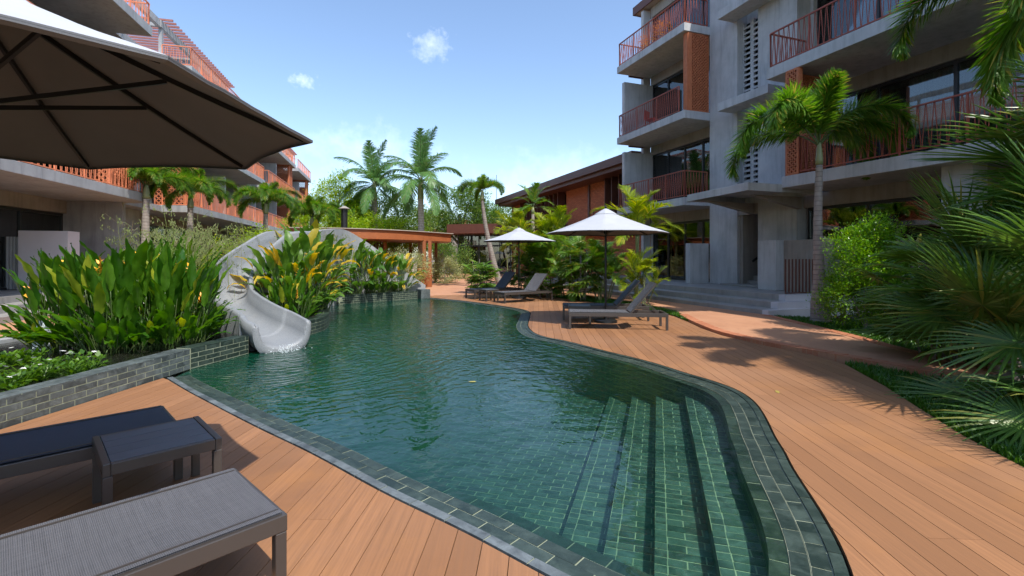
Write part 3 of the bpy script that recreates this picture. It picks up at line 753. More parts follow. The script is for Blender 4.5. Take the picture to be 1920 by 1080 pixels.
def window(parent, t, s0, s1, z0, z1, n, off, curtain=True, frame='frame', name='window', depth=.09, inn=1):
    """glazed wall in the plane t: frame, one pane for each bay, sheer curtains behind; inn = direction of the room"""
    fr = MB(); fw = .075
    xs = [s0+(s1-s0)*i/n for i in range(n+1)]
    for i, x in enumerate(xs): fr.box(t-depth/2, t+depth/2, x-fw/2 if i else x, x+fw/2 if i < n else x, z0, z1)
    for i in range(n):
        a, b = xs[i]+(fw/2 if i else fw), xs[i+1]-(fw/2 if i < n-1 else fw)
        if i == 0: a = xs[0]
        fr.box(t-depth/2+.004, t+depth/2-.004, xs[i]+fw/2, xs[i+1]-fw/2, z0, z0+.07); fr.box(t-depth/2+.004, t+depth/2-.004, xs[i]+fw/2, xs[i+1]-fw/2, z1-.09, z1)
    o = fr.build(name, MAT[frame], parent, off)
    for i in range(n):
        a, b = xs[i]+fw/2, xs[i+1]-fw/2; p_ = MB(); p_.box(t-.004, t+.004, a, b, z0+.07, z1-.09); p_.build('pane', MAT['glass'], o, off)
    if curtain:
        c_ = MB()
        spans = curtain if isinstance(curtain, list) else [(s0+.1, s0+(s1-s0)*.3), (s1-(s1-s0)*.42, s1-.1)]
        for a, b in spans:
            m_ = max(8, int((b-a)/.05)); v = []; f = []
            for i in range(m_+1):
                x = a+(b-a)*i/m_; q = t+inn*(.28+.035*math.sin(i*1.9)+.01*math.sin(i*.7)); v += [(q, x, z0+.03), (q, x, z1-.05)]
            for i in range(m_): f.append((2*i, 2*i+2, 2*i+3, 2*i+1))
            c_.add(v, f)
        c_.build('curtain', MAT['curtain'], o, off, True)
    return o
def part(mb, name, m, parent, off, bevel=0): return mb.build(name, MAT[m], parent, off, bevel=bevel)
def bx(parent, name, m, off, *b, bevel=.0): return part(MB().box(*b), name, m, parent, off, bevel)

# ---------------------------------------------------------------- right block (frame rotated 20 degrees: x = away from the pool, y = along the facade)
TH = R(20); RB = Matrix.Rotation(TH, 4, 'Z')
def RW(t, s, z=0): v = RB @ Vector((t, s, z)); return (v.x, v.y, v.z)
off = (13.4, 12, 0)
A = empty('apartment_building', RW(*off), TH, 'grey concrete apartment block on the right with balconies, red brown railings and a stair tower', 'building')
W = 'wall'; c3 = 'conc'
LV = [3.45, 6.72, 10.0, 13.3]
# solid masses behind the rooms
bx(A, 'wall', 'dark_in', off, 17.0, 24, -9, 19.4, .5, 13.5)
bx(A, 'wall', c3, off, 13.44, 16.99, 13.45, 14.8, .5, 14.6)          # far half of the tower
bx(A, 'wall', c3, off, 13.44, 16.99, 11.07, 12.55, .5, 14.6)         # near half
bx(A, 'wall', c3, off, 13.9, 16.98, 12.551, 13.449, 3.47, 14.3)      # behind the louvres
bx(A, 'wall', c3, off, 13.70, 14.09, 19.41, 19.6, .5, 13.2)
bx(A, 'wall', c3, off, 14.1, 16.99, 19.2, 19.4, .5, 13.5)
bx(A, 'roof_slab', 'soffit', off, 13.7, 24.2, 14.9, 20.1, 13.3, 13.62)
bx(A, 'roof_edge', 'frame_brown', off, 13.62, 13.695, 14.9, 20.1, 13.28, 13.66)
bx(A, 'roof_edge', 'frame_brown', off, 13.62, 24.2, 20.102, 20.18, 13.28, 13.66)
bx(A, 'roof_slab', c3, off, 12.2, 24, -9, 11.06, 13.3, 13.6)
# stack of balconies beyond the tower
for i, z in enumerate(LV[:3]):
    sl = MB(); sl.box(12.25, 16.99, 14.82 if False else 14.801, 19.4, z, z+.30); sl.box(12.25, 13.43, 14.78, 14.80, z, z+.30)
    bx(A, 'balcony_slab', c3, off, 12.25, 16.98, 14.803, 19.42, z, z+.30, bevel=.01)
    bx(A, 'slab_trim', 'frame_brown', off, 12.9, 13.9, 19.421, 19.47, z-.06, z+.02)
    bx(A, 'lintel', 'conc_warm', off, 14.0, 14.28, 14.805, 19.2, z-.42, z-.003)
    bx(A, 'ceiling', 'interior', off, 14.3, 16.9, 14.81, 19.19, z-.42, z-.40)
    zf = ([.5]+[q+.30 for q in LV])[i]
    window(A, 14.12, 14.81, 19.19, zf+.005, z-.423, 4, off, True if i else [(17.6, 19.0)])
    if i == 0: continue
bx(A, 'lintel', 'conc_warm', off, 14.0, 14.28, 14.805, 19.2, 12.8, 13.29)
window(A, 14.12, 14.81, 19.19, 10.305, 12.8, 4, off, True)
bx(A, 'interior_wall', 'interior', off, 16.6, 16.97, 14.81, 19.19, .5, 13.2)
for z0, z1 in ((3.755, 6.35), (7.025, 9.58)): bx(A, 'fin_wall', c3, off, 12.5, 14.06, 19.18, 19.38, z0, z1, bevel=.008)
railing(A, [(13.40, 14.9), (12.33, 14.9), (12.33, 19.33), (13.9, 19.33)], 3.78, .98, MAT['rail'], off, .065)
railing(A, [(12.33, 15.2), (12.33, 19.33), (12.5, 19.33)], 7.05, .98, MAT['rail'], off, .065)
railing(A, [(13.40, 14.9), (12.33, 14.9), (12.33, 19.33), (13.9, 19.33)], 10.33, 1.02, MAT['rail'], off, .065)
lattice(A, [(12.46, 15.08), (12.46, 14.86), (13.42, 14.86)], 7.03, 9.99, -.16, off, MAT['brick_lattice'], .125)
bx(A, 'privacy_wall', c3, off, 12.55, 13.43, 14.84, 15.1, .5, 2.02, bevel=.01)
# plants in pots on the top balcony
# louvre panels in the tower recess
for (z0, z1) in ((3.9, 6.62), (6.95, 9.85), (10.25, 13.2)):
    lf = MB(); lf.box(13.70, 13.80, 12.98, 13.12, z0, z1); lf.box(13.70, 13.80, 12.552, 12.60, z0, z1); lf.box(13.70, 13.80, 13.40, 13.448, z0, z1)
    lo = part(lf, 'louvre_frame', c3, A, off); n = int((z1-z0)/.185)
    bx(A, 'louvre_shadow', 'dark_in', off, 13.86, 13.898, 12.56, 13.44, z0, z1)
    for k in range(n):
        z = z0+.06+k*.185
        for (a, b) in ((12.602, 12.978), (13.122, 13.398)):
            mb = MB(); mb.add([(13.69, a, z), (13.69, b, z), (13.69, b, z+.07), (13.69, a, z+.07), (13.86, a, z+.07), (13.86, b, z+.07), (13.86, b, z+.14), (13.86, a, z+.14)], [(0, 1, 2, 3), (3, 2, 6, 7), (4, 7, 6, 5), (0, 4, 5, 1), (0, 3, 7, 4), (1, 5, 6, 2)])
            part(mb, 'louvre_slat', c3, lo, off)
for z in (6.66, 9.92): bx(A, 'canopy', c3, off, 12.72, 13.438, 11.5, 13.62, z, z+.28, bevel=.01)
cb = MB(); cb.prism([(10.62, 10.25), (13.436, 10.25), (13.436, 13.1), (10.95, 13.1)], 3.34, 3.56); part(cb, 'canopy', c3, A, off, .01)
for s_ in (11.0, 12.8):
    mb = MB(); mb.add([(11.5, s_-.09, 3.338), (13.44, s_-.09, 3.338), (13.44, s_-.09, 2.98), (11.5, s_+.09, 3.338), (13.44, s_+.09, 3.338), (13.44, s_+.09, 2.98)], [(0, 2, 1), (3, 4, 5), (0, 3, 5, 2)]); part(mb, 'canopy_bracket', 'conc_warm', A, off)
# stair opening on the ground floor
bx(A, 'stair_wall', 'conc_warm', off, 13.55, 16.9, 13.30, 13.448, .5, 3.3)
bx(A, 'stair_lintel', 'conc_warm', off, 13.46, 13.75, 12.552, 13.448, 2.98, 3.46)
for k in range(9): bx(A, 'stair_step', 'step', off, 13.75+.28*k, 14.03+.28*k+.02, 12.555, 13.298, .5, .5+.17*(k+1))
bx(A, 'threshold', 'step', off, 13.0, 13.9, 12.2, 13.8, .502, .56)
hr = MB(); hr.bar((13.9, 13.2, 1.35), (16.2, 13.2, 2.75), .05, .06); part(hr, 'handrail', 'black', A, off)
# right wing
for i, (z, s1, t0) in enumerate(((3.45, 10.25, 11.85), (6.72, 10.83, 11.92), (10.0, 10.83, 11.9))):
    bx(A, 'balcony_slab', c3, off, t0, 16.97, -9, s1, z, z+.32, bevel=.012)
    zf = ([.5]+[q+.32 for q in LV])[i]; tg = 14.2 if i else 13.8
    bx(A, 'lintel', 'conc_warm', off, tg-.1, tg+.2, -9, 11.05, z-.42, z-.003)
    window(A, tg, -3.4, 10.95, zf+.005, z-.423, 8, off, ([(7.2, 10.8), (2.0, 6.6), (-1, 1.2)] if i == 1 else [(7.8, 10.8), (3.4, 7.0)]) if i else False)
    if i:
        railing(A, [(13.4, s1-.08), (t0+.08, s1-.08), (t0+.08, -4)], z+.33, 1.0, MAT['rail'], off, .08)
railing(A, [(12.2, 9.75), (11.93, 9.75), (11.93, -4)], 3.80, 1.0, MAT['rail'], off, .08)
bx(A, 'interior_wall', 'interior', off, 16.4, 16.96, -8.9, 11.0, 3.8, 13.2)
lattice(A, [(13.40, 10.12), (12.05, 10.12), (12.05, 9.78)], 3.78, 6.71, .16, off, MAT['brick_lattice'], .125)
bx(A, 'wall', c3, off, 14.0, 16.96, 10.96, 11.069, .5, 13.3)
for s_ in (6.3, -.5): bx(A, 'column', c3, off, 12.3, 12.8, s_-.2, s_+.35, .5, 3.448)
bx(A, 'privacy_wall', c3, off, 12.3, 13.43, 10.85, 11.5, .5, 2.0, bevel=.01)
bx(A, 'privacy_wall', 'conc_warm', off, 12.62, 13.7, 9.3, 10.84, .5, 2.0)
# lit bulb spots in the rooms behind the glass are left dark by day
# terrace platform with its three steps
pf = empty('entrance_terrace', RW(11.2, 11, 0), TH, 'grey raised terrace with three broad steps up to the right hand block', 'terrace')
o2 = (11.2, 11, 0)
bx(pf, 'platform', 'step', o2, 11.17, 17, 9.75, 24, -.1, .498)
bx(pf, 'step', 'step', o2, 10.66, 11.168, 9.55, 24, -.1, .332, bevel=.008)
bx(pf, 'step', 'step', o2, 10.14, 10.658, 9.34, 24, -.1, .166, bevel=.008)
bx(pf, 'side_wall', 'plaster', o2, 10.14, 17, 9.15, 9.338, -.1, .164)
bx(pf, 'side_wall', 'plaster', o2, 10.66, 17, 9.339, 9.548, -.1, .33)
bx(pf, 'side_wall', 'plaster', o2, 11.17, 17, 9.5485, 9.748, -.1, .496)
fn_ = empty('picket_fence', RW(12.0, 9.62, .496), TH, 'short brown metal picket fence on the terrace edge behind the palm trunk', 'fence')
mb = MB(); mb.bar((-.75, 0, .04), (2.4, 0, .04), .03, .03); mb.build('bottom_rail', MAT['frame_brown'], fn_)
pk = MB().box(-.014, .014, -.014, .014, .06, .95).build('picket', MAT['frame_brown'], fn_); pk.location.x = -.74
for k in range(1, 26): inst('picket', pk.data, fn_, (-.74+.125*k, 0, 0))

# potted flowering plants and a red chair on the balconies
pot = MB(); pot.tube([(0, 0, 0), (0, 0, .28)], [.13, .17], 12)
def potplant(t, s, z, label, m, h, seed):
    r_ = empty('potted_plant', RW(t, s, z), 0, label, 'potted plant'); inst('pot', potm, r_)
    rr = random.Random(seed); mb = MB()
    for k in range(340):
        a = rr.uniform(0, 6.28); q = rr.random()**.5*.36; zz = .25+rr.random()*h; l_ = .045; ux, uy = math.cos(a*3), math.sin(a*3); x, y = q*math.cos(a), q*math.sin(a); dz = rr.uniform(-.03, .03)
        mb.add([(x, y, zz), (x+ux*l_-uy*l_*.4, y+uy*l_+ux*l_*.4, zz+dz), (x+ux*l_*2, y+uy*l_*2, zz+dz*1.5), (x+ux*l_+uy*l_*.4, y+uy*l_-ux*l_*.4, zz+dz+.01)], [(0, 1, 2, 3)])
    mb.build('foliage', m, r_)
potm_o = pot.build('pot', MAT['interior']); potm = potm_o.data; bpy.data.objects.remove(potm_o)
potplant(12.75, 17.9, 10.31, 'yellow flowering pot plant left of the pair on the top right balcony', MAT['flower'], .55, 1)
potplant(12.7, 16.7, 10.31, 'yellow flowering pot plant right of the pair on the top right balcony', MAT['flower'], .65, 2)
ch = empty('balcony_chair', RW(12.85, 17.6, 7.02), TH+.5, 'red plastic chair on the middle balcony behind its railing', 'chair')
MAT['redplastic'] = simple('red_plastic', (.62, .03, .02), None, .4, 3, 0)
MB().box(-.24, .24, -.24, .24, .40, .44).build('seat', MAT['redplastic'], ch, bevel=.01); MB().box(-.24, .24, .22, .25, .44, .85).build('backrest', MAT['redplastic'], ch, bevel=.01)
lg = MB().box(-.02, .02, -.02, .02, 0, .40).build('leg', MAT['redplastic'], ch); lg.location = (-.2, -.2, 0)
for x, y in ((.2, -.2), (-.2, .2), (.2, .2)): inst('leg', lg.data, ch, (x, y, 0))

# ---------------------------------------------------------------- brick building beyond (same frame)
o3 = (14.5, 30, 0)
B = empty('brick_building', RW(*o3), TH, 'low red brick building with a long brown roof beyond the grey block', 'building')
bx(B, 'roof', 'frame_brown', o3, 13.3, 24, 19.8, 41.0, 6.18, 6.6)
bx(B, 'roof_soffit', 'frame_brown', o3, 13.5, 15.2, 20, 40.6, 5.96, 6.175)
bx(B, 'brick_wall', 'brick', o3, 14.7, 23, 24.4, 29.6, 3.2, 5.958)
bx(B, 'brick_wall', 'brick', o3, 14.7, 15.2, 38.0, 40.4, 0, 5.958)
bx(B, 'brick_wall', 'brick', o3, 14.7, 15.2, 19.9, 40.4, 0, 3.0)
bx(B, 'pilaster', 'frame_brown', o3, 14.62, 14.69, 26.3, 26.5, 3.2, 5.95)
bx(B, 'floor_band', 'frame_brown', o3, 13.9, 15.1, 19.9, 40.5, 3.0, 3.198)
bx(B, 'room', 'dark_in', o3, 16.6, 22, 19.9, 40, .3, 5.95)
for s0, s1, n in ((20.0, 24.2, 4), (29.8, 37.9, 11)):
    wdw = window(B, 14.95, s0, s1, 3.2, 5.95, n, o3, False, 'frame_brown')
    k = s0+.35
    while k < s1:
        bx(B, 'fin', 'frame_brown', o3, 14.3, 14.88, k-.03, k+.03, 3.3, 5.955); k += .72
    bx(B, 'glass_glare_panel', 'curtain', o3, 15.1, 15.12, s0+.2, s0+(s1-s0)*.45, 3.3, 5.7)  # pale panel added to imitate bright reflections in the window glass
railing(B, [(13.95, 27.9), (13.95, 38)], 3.2, 1.0, MAT['frame_brown'], o3, .12)
railing(B, [(13.95, 20), (13.95, 24.6)], 3.2, 1.0, MAT['frame_brown'], o3, .12)

# ---------------------------------------------------------------- left block, sunlit
TL_ = math.atan2(.241, .9706); LB = Matrix.Rotation(TL_, 4, 'Z')
def LW(t, s, z=0): v = LB @ Vector((t, s, z)); return (v.x, v.y, v.z)
o4 = (-11.4, 25, 0)
C_ = empty('apartment_building', LW(*o4), TL_, 'long sunlit concrete apartment block on the left with sunlit orange railings and roof pergolas', 'building')
cl = 'conc_left'
bx(C_, 'wall', 'dark_in', o4, -22, -14.6, -2, 57, .5, 12.1)
bx(C_, 'terrace_wall', 'plaster', o4, -14.4, -12.6, 2, 57, 10.09, 12.1)
MODS = [(-6.0, 5.6), (6.4, 20.8), (24.5, 37.4), (38.6, 48.6), (50.0, 57.5)]
LZ = [(3.5, .30), (6.6, .30), (9.75, .33)]
for mi, (a, b) in enumerate(MODS):
    for li, (z, th) in enumerate(LZ):
        if mi == 4 and li == 2: pass
        bx(C_, 'balcony_slab', cl, o4, -8.7, -14.59, a, b, z, z+th) if False else bx(C_, 'balcony_slab', cl, o4, -14.59, -8.7, a, b, z, z+th, bevel=.01)
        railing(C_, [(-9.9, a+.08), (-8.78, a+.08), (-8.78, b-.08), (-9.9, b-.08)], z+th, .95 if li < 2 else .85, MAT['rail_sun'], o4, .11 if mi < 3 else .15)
        zf = .5 if li == 0 else LZ[li-1][0]+LZ[li-1][1]
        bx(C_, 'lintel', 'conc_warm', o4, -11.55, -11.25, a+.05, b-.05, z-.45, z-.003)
        n = max(3, int((b-a)/2)); window(C_, -11.4, a+.06, b-.26, zf+.005, z-.453, n, o4, [(a+1, a+3), (b-4, b-2)] if li else False, inn=-1)
        bx(C_, 'fin_wall', cl, o4, -11.2 if li else -12.0, -9.3 if li else -9.55, b-.25, b-.03, zf+.002, z-.004 if li == 0 else z-.55)
        if li: 
            bx(C_, 'fin_wall', cl, o4, -11.2, -9.3, (a+b)/2-.1, (a+b)/2+.1, zf+.002, z-.5)
            s0, s1 = ((b-1.7, b-.3) if mi != 2 else (a+.1, a+1.6)) if not (mi == 1) else (b-2.2, b-.8)
            if mi > 1 or (mi, li) == (1, 1): lattice(C_, [(-8.95, s1), (-8.95, s0), (-10.2, s0)], zf, z-.002, -.12 if False else .12, o4, MAT['brick_lattice'], .2)
    if mi < 4:
        nb_ = MODS[mi+1][0]
        for z, th in LZ: bx(C_, 'link_slab', cl, o4, -14.58, -9.9, b+.002, nb_-.002, z+.02, z+th-.02)
        bx(C_, 'wall', cl, o4, -14.57, -10.6, b+.4, nb_-.3, .5, 3.5); bx(C_, 'wall', cl, o4, -14.57, -10.6, b+.4, nb_-.3, 3.802, 6.615); bx(C_, 'wall', cl, o4, -14.57, -10.6, b+.4, nb_-.3, 6.905, 9.765)
def pergola(s0, s1, z, t0, t1):
    pg = MB(); pg.box(t1-.62, t1-.44, s0, s1, z-.32, z-.005); o = part(pg, 'pergola_beam', cl, C_, o4)
    k = s0+.1; q = MB().box(t0-o4[0], t1-o4[0], -.03, .03, z-o4[2], z+.09-o4[2]).build('pergola_slat', MAT['frame_rose'], C_); q.location.y = k-o4[1]
    while k < s1-.3: k += .33; inst('pergola_slat', q.data, C_, (0, k-o4[1], 0))
    for k in (s0+.2, (s0+s1)/2, s1-.2): bx(C_, 'pergola_post', cl, o4, t1-.60, t1-.46, k-.08, k+.08, 10.09, z-.32)
    for k in (s0+.2, (s0+s1)/2, s1-.2): bx(C_, 'pergola_rafter', cl, o4, t0+.3, t1-.622, k-.07, k+.07, z-.25, z-.006)
MAT['frame_rose'] = simple('rose_brown_slat', (.30, .12, .10), (.26, .10, .085), .6, 3, 0)
pergola(25.2, 34.4, 12.3, -12.6, -9.75); pergola(38.6, 43.0, 12.3, -12.6, -9.75); pergola(51.5, 55.5, 12.3, -12.6, -9.75)
bx(C_, 'roof_beam', cl, o4, -10.40, -10.22, 3, 25.18, 11.98, 12.29)
for s_ in (8, 14, 20): bx(C_, 'pergola_post', cl, o4, -10.39, -10.23, s_-.08, s_+.08, 10.09, 11.98)
# terrace and steps at its foot
tf_ = empty('garden_terrace', LW(-9.4, 14, 0), TL_, 'grey terrace with three steps along the foot of the left hand block', 'terrace'); o5 = (-9.4, 14, 0)
bx(tf_, 'platform', 'step', o5, -16, -9.42, -6, 57, -.1, .5)
bx(tf_, 'step', 'step', o5, -9.418, -8.92, -6, 19.0, -.1, .333, bevel=.008); bx(tf_, 'step', 'step', o5, -8.918, -8.42, -6, 19.0, -.1, .166, bevel=.008)
sb = empty('screen_box', LW(-10.30, 18.0, .5), TL_, 'plain white painted screen wall box standing on the left terrace', 'screen'); 
MB().box(-.63, .63, -.28, .3, .08, 1.8).build('body', MAT['plaster'], sb, bevel=.006); MB().box(-.65, .65, -.30, .32, 0, .078).build('plinth', MAT['step'], sb)
fs = empty('fluted_screen', LW(-11.32, 18.0, .5), TL_, 'fluted pale grey corrugated panel left of the white screen box', 'screen')
rb = MB().tube([(0, 0, .02), (0, 0, 1.62)], .042, 10).build('rib', MAT['conc_left'], fs, smooth=False); rb.location.x = -.30
for k in range(1, 8): inst('rib', rb.data, fs, (-.30+k*.085, 0, 0))

# ---------------------------------------------------------------- orange roofed pavilion beyond the slide
pv = empty('pavilion', (-5.6, 26.5, 0), 0, 'flat orange brown roofed open pavilion behind the far planter', 'pavilion'); o6 = (-5.6, 26.5, 0)
rp = [(p.x, p.y) for p in spline([(-9.8, 21.0), (-7.33, 21.6), (-5.2, 23.4), (-3.35, 26.6)], .4)]+[(-3.9, 29.5), (-9.8, 29.5)]
mb = MB(); mb.prism(rp, 2.34, 2.76); mb.f.append(tuple(range(len(mb.v)//2, len(mb.v)))[::-1]); part(mb, 'roof', 'corten', pv, o6)
rp2 = [(-9.9, 20.92), (-7.3, 21.5), (-5.15, 23.32), (-3.2, 26.6), (-3.85, 29.65), (-9.9, 29.65)]
rp2 = [(p.x, p.y) for p in spline([(-9.9, 20.9), (-7.33, 21.5), (-5.13, 23.33), (-3.22, 26.55)], .4)]+[(-3.8, 29.6), (-9.9, 29.6)]
mb = MB(); mb.prism(rp2, 2.763, 2.80); part(mb, 'roof_flashing', 'soffit', pv, o6)
for x, y in ((-4.2, 24.75), (-4.46, 24.6), (-6.6, 25.2), (-6.0, 28.6), (-4.5, 28.6)): bx(pv, 'post', 'corten', o6, x-.075, x+.075, y-.075, y+.075, -.01, 2.338)
k = -8.6
while k < -6.7:
    bx(pv, 'slat', 'frame_brown', o6, k, k+.07, 25.6, 25.66, 0, 2.34); k += .16
bx(pv, 'counter', 'corten', o6, -4.75, -4.05, 24.35, 24.5, 0, .95)

# ---------------------------------------------------------------- glazed pavilion far behind, its roof, a parapet and a neighbour
gp = empty('glass_pavilion', (-1.0, 44, 0), 0, 'glass walled pavilion with a flat dark brown roof across the plaza', 'building'); o7 = (-1.0, 44, 0)
mb = MB(); mb.prism([(-5.7, 42.2), (-1.2, 41.0), (9, 41.0), (9, 50), (-5.2, 50)], 3.55, 4.35); mb.f.append(tuple(range(len(mb.v)//2, len(mb.v)))[::-1]); part(mb, 'roof', 'frame_brown', gp, o7)
bx(gp, 'back_wall', 'dark_in', o7, -5, 8.5, 49, 49.3, 0, 3.5)
fr = MB()
xs_ = [-4.9+i*.95 for i in range(15)]
for x in xs_: fr.box(x-.05, x+.05, 43.9, 44.02, 0, 3.55)
fr.box(-4.9, 8.4, 43.91, 44.01, 2.45, 2.60); fr.box(-4.9, 8.4, 43.91, 44.01, 0, .12); fr.box(-4.9, 8.4, 43.91, 44.01, 3.4, 3.549)
f_ = part(fr, 'window_frame', 'frame', gp, o7)
for a, b in zip(xs_, xs_[1:]): bx(f_, 'pane', 'glass', o7, a+.05, b-.05, 43.95, 43.97, .12, 2.45); bx(f_, 'pane', 'glass', o7, a+.05, b-.05, 43.95, 43.97, 2.6, 3.4)
for x in (-3.2, -1, 1.5, 4): bx(gp, 'column', 'conc_warm', o7, x-.15, x+.15, 46.5, 46.8, 0, 3.5)
gw = empty('garden_wall', (-7.0, 44, 0), 0, 'low dark grey wall left of the glass pavilion', 'wall'); bx(gw, 'panel', 'conc', (-7, 44, 0), -10.6, -7.0, 44.1, 44.3, 0, 1.35); bx(gw, 'panel', 'conc', (-7, 44, 0), -6.98, -4.98, 44.1, 44.3, 0, 1.35); bx(gw, 'coping', 'conc_warm', (-7, 44, 0), -10.65, -4.98, 44.05, 44.35, 1.352, 1.44)
pr = empty('rooftop_screen', (-1, 56, 0), 0, 'orange brown slatted screen on the roof line beyond the glass pavilion', 'screen')
bx(pr, 'parapet', 'conc_warm', (-1, 56, 0), -7.2, 9, 55.8, 60, 0, 4.5)
sl_ = MB().box(-.09, .09, -.03, .03, 4.5, 5.75).build('slat', MAT['corten'], pr); sl_.location = (-6.0, -.15, 0)
for k in range(1, 60): inst('slat', sl_.data, pr, (-6.0+k*.26, -.15, 0))
nb = empty('neighbour_house', (-6, 62, 0), 0, 'small house with a red roof band glimpsed between the two pavilions', 'building'); o8 = (-6, 62, 0)
bx(nb, 'wall', 'plaster', o8, -10, -3.6, 61, 66, 0, 4.2); bx(nb, 'roof', 'redroof' if False else 'brick_lattice', o8, -10.4, -3.2, 60.6, 66.4, 4.2, 5.0); bx(nb, 'ledge', 'soffit', o8, -10.2, -3.4, 60.2, 60.99, 3.6, 3.9); bx(nb, 'window', 'dark_in', o8, -7.4, -4.4, 60.95, 60.998, .9, 3.0); bx(nb, 'ledge', 'soffit', o8, -10.2, -3.4, 60.3, 60.99, .5, .75)
cm = empty('chimney_flue', (-8.6, 24.8, 0), 0, 'black round flue with a conical cap rising above the bushes', 'flue')
MB().tube([(0, 0, 0), (0, 0, 3.95)], .16, 16).build('pipe', MAT['black'], cm); MB().tube([(0, 0, 3.98), (0, 0, 4.12)], [.30, .05], 16).build('cap', MAT['conc_warm'], cm)
for k in range(3): a = k*2.1; MB().bar((.12*math.cos(a), .12*math.sin(a), 3.9), (.12*math.cos(a), .12*math.sin(a), 4.02), .02).build('cap_leg', MAT['black'], cm)
at_ = empty('antenna', (10.0-11.6, 50, 0), 0, 'thin straight antenna mast rising behind the slender palm', 'antenna'); MB().bar((0, 0, 4.3), (0, 0, 10.0), .045).build('mast', MAT['frame'], at_)
# ================================================================ SLIDE
def slide():
    S = [((-4.08, 7.55, .44), (-3.44, 8.22, .45)), ((-4.32, 7.74, .50), (-3.80, 8.54, .53)), ((-4.62, 8.08, .58), (-4.25, 8.87, .62)), ((-5.10, 8.45, .70), (-4.72, 9.25, .74)), ((-5.60, 8.85, .82), (-5.16, 9.72, .86)),
         ((-5.95, 9.28, .95), (-5.42, 10.15, .98)), ((-6.12, 9.65, 1.12), (-5.62, 10.55, 1.14)), ((-6.18, 10.0, 1.36), (-5.68, 10.85, 1.36)), ((-6.16, 10.4, 1.58), (-5.62, 11.15, 1.6)),
         ((-6.08, 10.9, 1.82), (-5.52, 11.45, 1.84)), ((-5.98, 11.5, 2.08), (-5.42, 11.85, 2.08)), ((-5.95, 12.2, 2.16), (-5.30, 12.3, 2.16)), ((-5.95, 13.0, 2.18), (-5.25, 13.0, 2.18))]
    Ls = spline([s[0] for s in S], .11); Rs = spline([s[1] for s in S], .11)
    # same number of stations on both sides
    def even(line, n):
        d = [0]
        for a, b in zip(line, line[1:]): d.append(d[-1]+(b-a).length)
        r = []
        for k in range(n):
            t = d[-1]*k/(n-1); j = min(len(d)-2, bisect.bisect_right(d, t)-1); r.append(line[j].lerp(line[j+1], (t-d[j])/(d[j+1]-d[j]+1e-9)))
        return r
    # parametrise by control index so both rims pair up
    def byidx(pts, n):
        P = [Vector(p) for p in pts]; m = len(P); r = []
        for k in range(n):
            t = (m-1)*k/(n-1); i = min(m-2, int(t)); u = t-i; g = lambda q: P[max(0, min(m-1, q))]
            p0, p1, p2, p3 = g(i-1), g(i), g(i+1), g(i+2)
            r.append(.5*((2*p1)+(-p0+p2)*u+(2*p0-5*p1+4*p2-p3)*u*u+(-p0+3*p1-3*p2+p3)*u**3))
        return r
    N = 78; Lr = byidx([s[0] for s in S], N); Rr = byidx([s[1] for s in S], N)
    v = []; f = []; rimw = .105
    prof = []
    for k in range(N):
        a, b = Lr[k], Rr[k]; ax = (b-a); W_ = ax.length; ax2 = Vector((ax.x, ax.y, 0)).normalized(); c = (a+b)/2
        ex = max(0, 1-k/9); zr = (a.z+b.z)/2; dep = .38+.04*min(1, k/20)
        iw = W_/2-rimw*(1-.15*ex); sec = []
        up = Vector((0, 0, 1)); ow = W_/2
        # rounded outer edges, vertical outer walls, round trough
        za, zb = a.z, b.z
        bot = -.62
        sec.append(c-ax2*(ow-.02)+up*(-.95)); sec.append(c-ax2*ow+up*(za-zr-.05)); sec.append(c-ax2*(ow-.02)+up*(za-zr-.012)); sec.append(c-ax2*(ow-.05)+up*(za-zr))
        sec.append(c-ax2*(iw+.015)+up*(za-zr)); sec.append(c-ax2*iw+up*(za-zr-.015)); sec.append(c-ax2*(iw-.005)+up*(za-zr-.10)); sec.append(c-ax2*(iw-.02)+up*(za-zr-.112))
        for q in range(1, 12):
            th = math.pi*q/12; sec.append(c-ax2*(iw-.02)*math.cos(th)+up*(-.112-(dep-.112)*math.sin(th)**.8))
        sec.append(c+ax2*(iw-.02)+up*(zb-zr-.112)); sec.append(c+ax2*(iw-.005)+up*(zb-zr-.10)); sec.append(c+ax2*iw+up*(zb-zr-.015)); sec.append(c+ax2*(iw+.015)+up*(zb-zr))
        sec.append(c+ax2*(ow-.05)+up*(zb-zr)); sec.append(c+ax2*(ow-.02)+up*(zb-zr-.012)); sec.append(c+ax2*ow+up*(zb-zr-.05)); sec.append(c+ax2*(ow-.02)+up*(-.95))
        prof.append(sec)
    # mouth: both skins flare down and forward to the water, the end is closed as a thick U
    m = len(prof[0]); fwd = Vector((.74, -.67, 0)).normalized(); k0 = 10
    # outer skin of the last metre rounds under the trough like a U
    def outer(k):
        a, b = Lr[k], Rr[k]; ax = (b-a); W_ = ax.length; ax2 = Vector((ax.x, ax.y, 0)).normalized(); c = (a+b)/2; ow = W_/2; r = []
        for q in range(0, 17):
            th = math.pi*q/16; dp = (.02+.56*math.sin(th)**.75)
            r.append(c-ax2*ow*math.cos(th)*(1 if abs(math.cos(th)) > .3 else 1)-Vector((0, 0, dp)))
        return r
    ins = [sec[3:-3] for sec in prof]        # rim to rim, inner skin
    mi = len(ins[0]); lip = []
    for (d, s_) in ((.035, .006), (.065, .022), (.085, .05)):
        lip.append([p+fwd*d-Vector((0, 0, s_)) for p in ins[0]])
    front = lip[::-1]
    O = [[p for p in outer(k)] for k in range(k0)]; O0 = [p+fwd*.06-Vector((0, 0, .03)) for p in O[0]]
    F0 = front[0]; base = len(v)
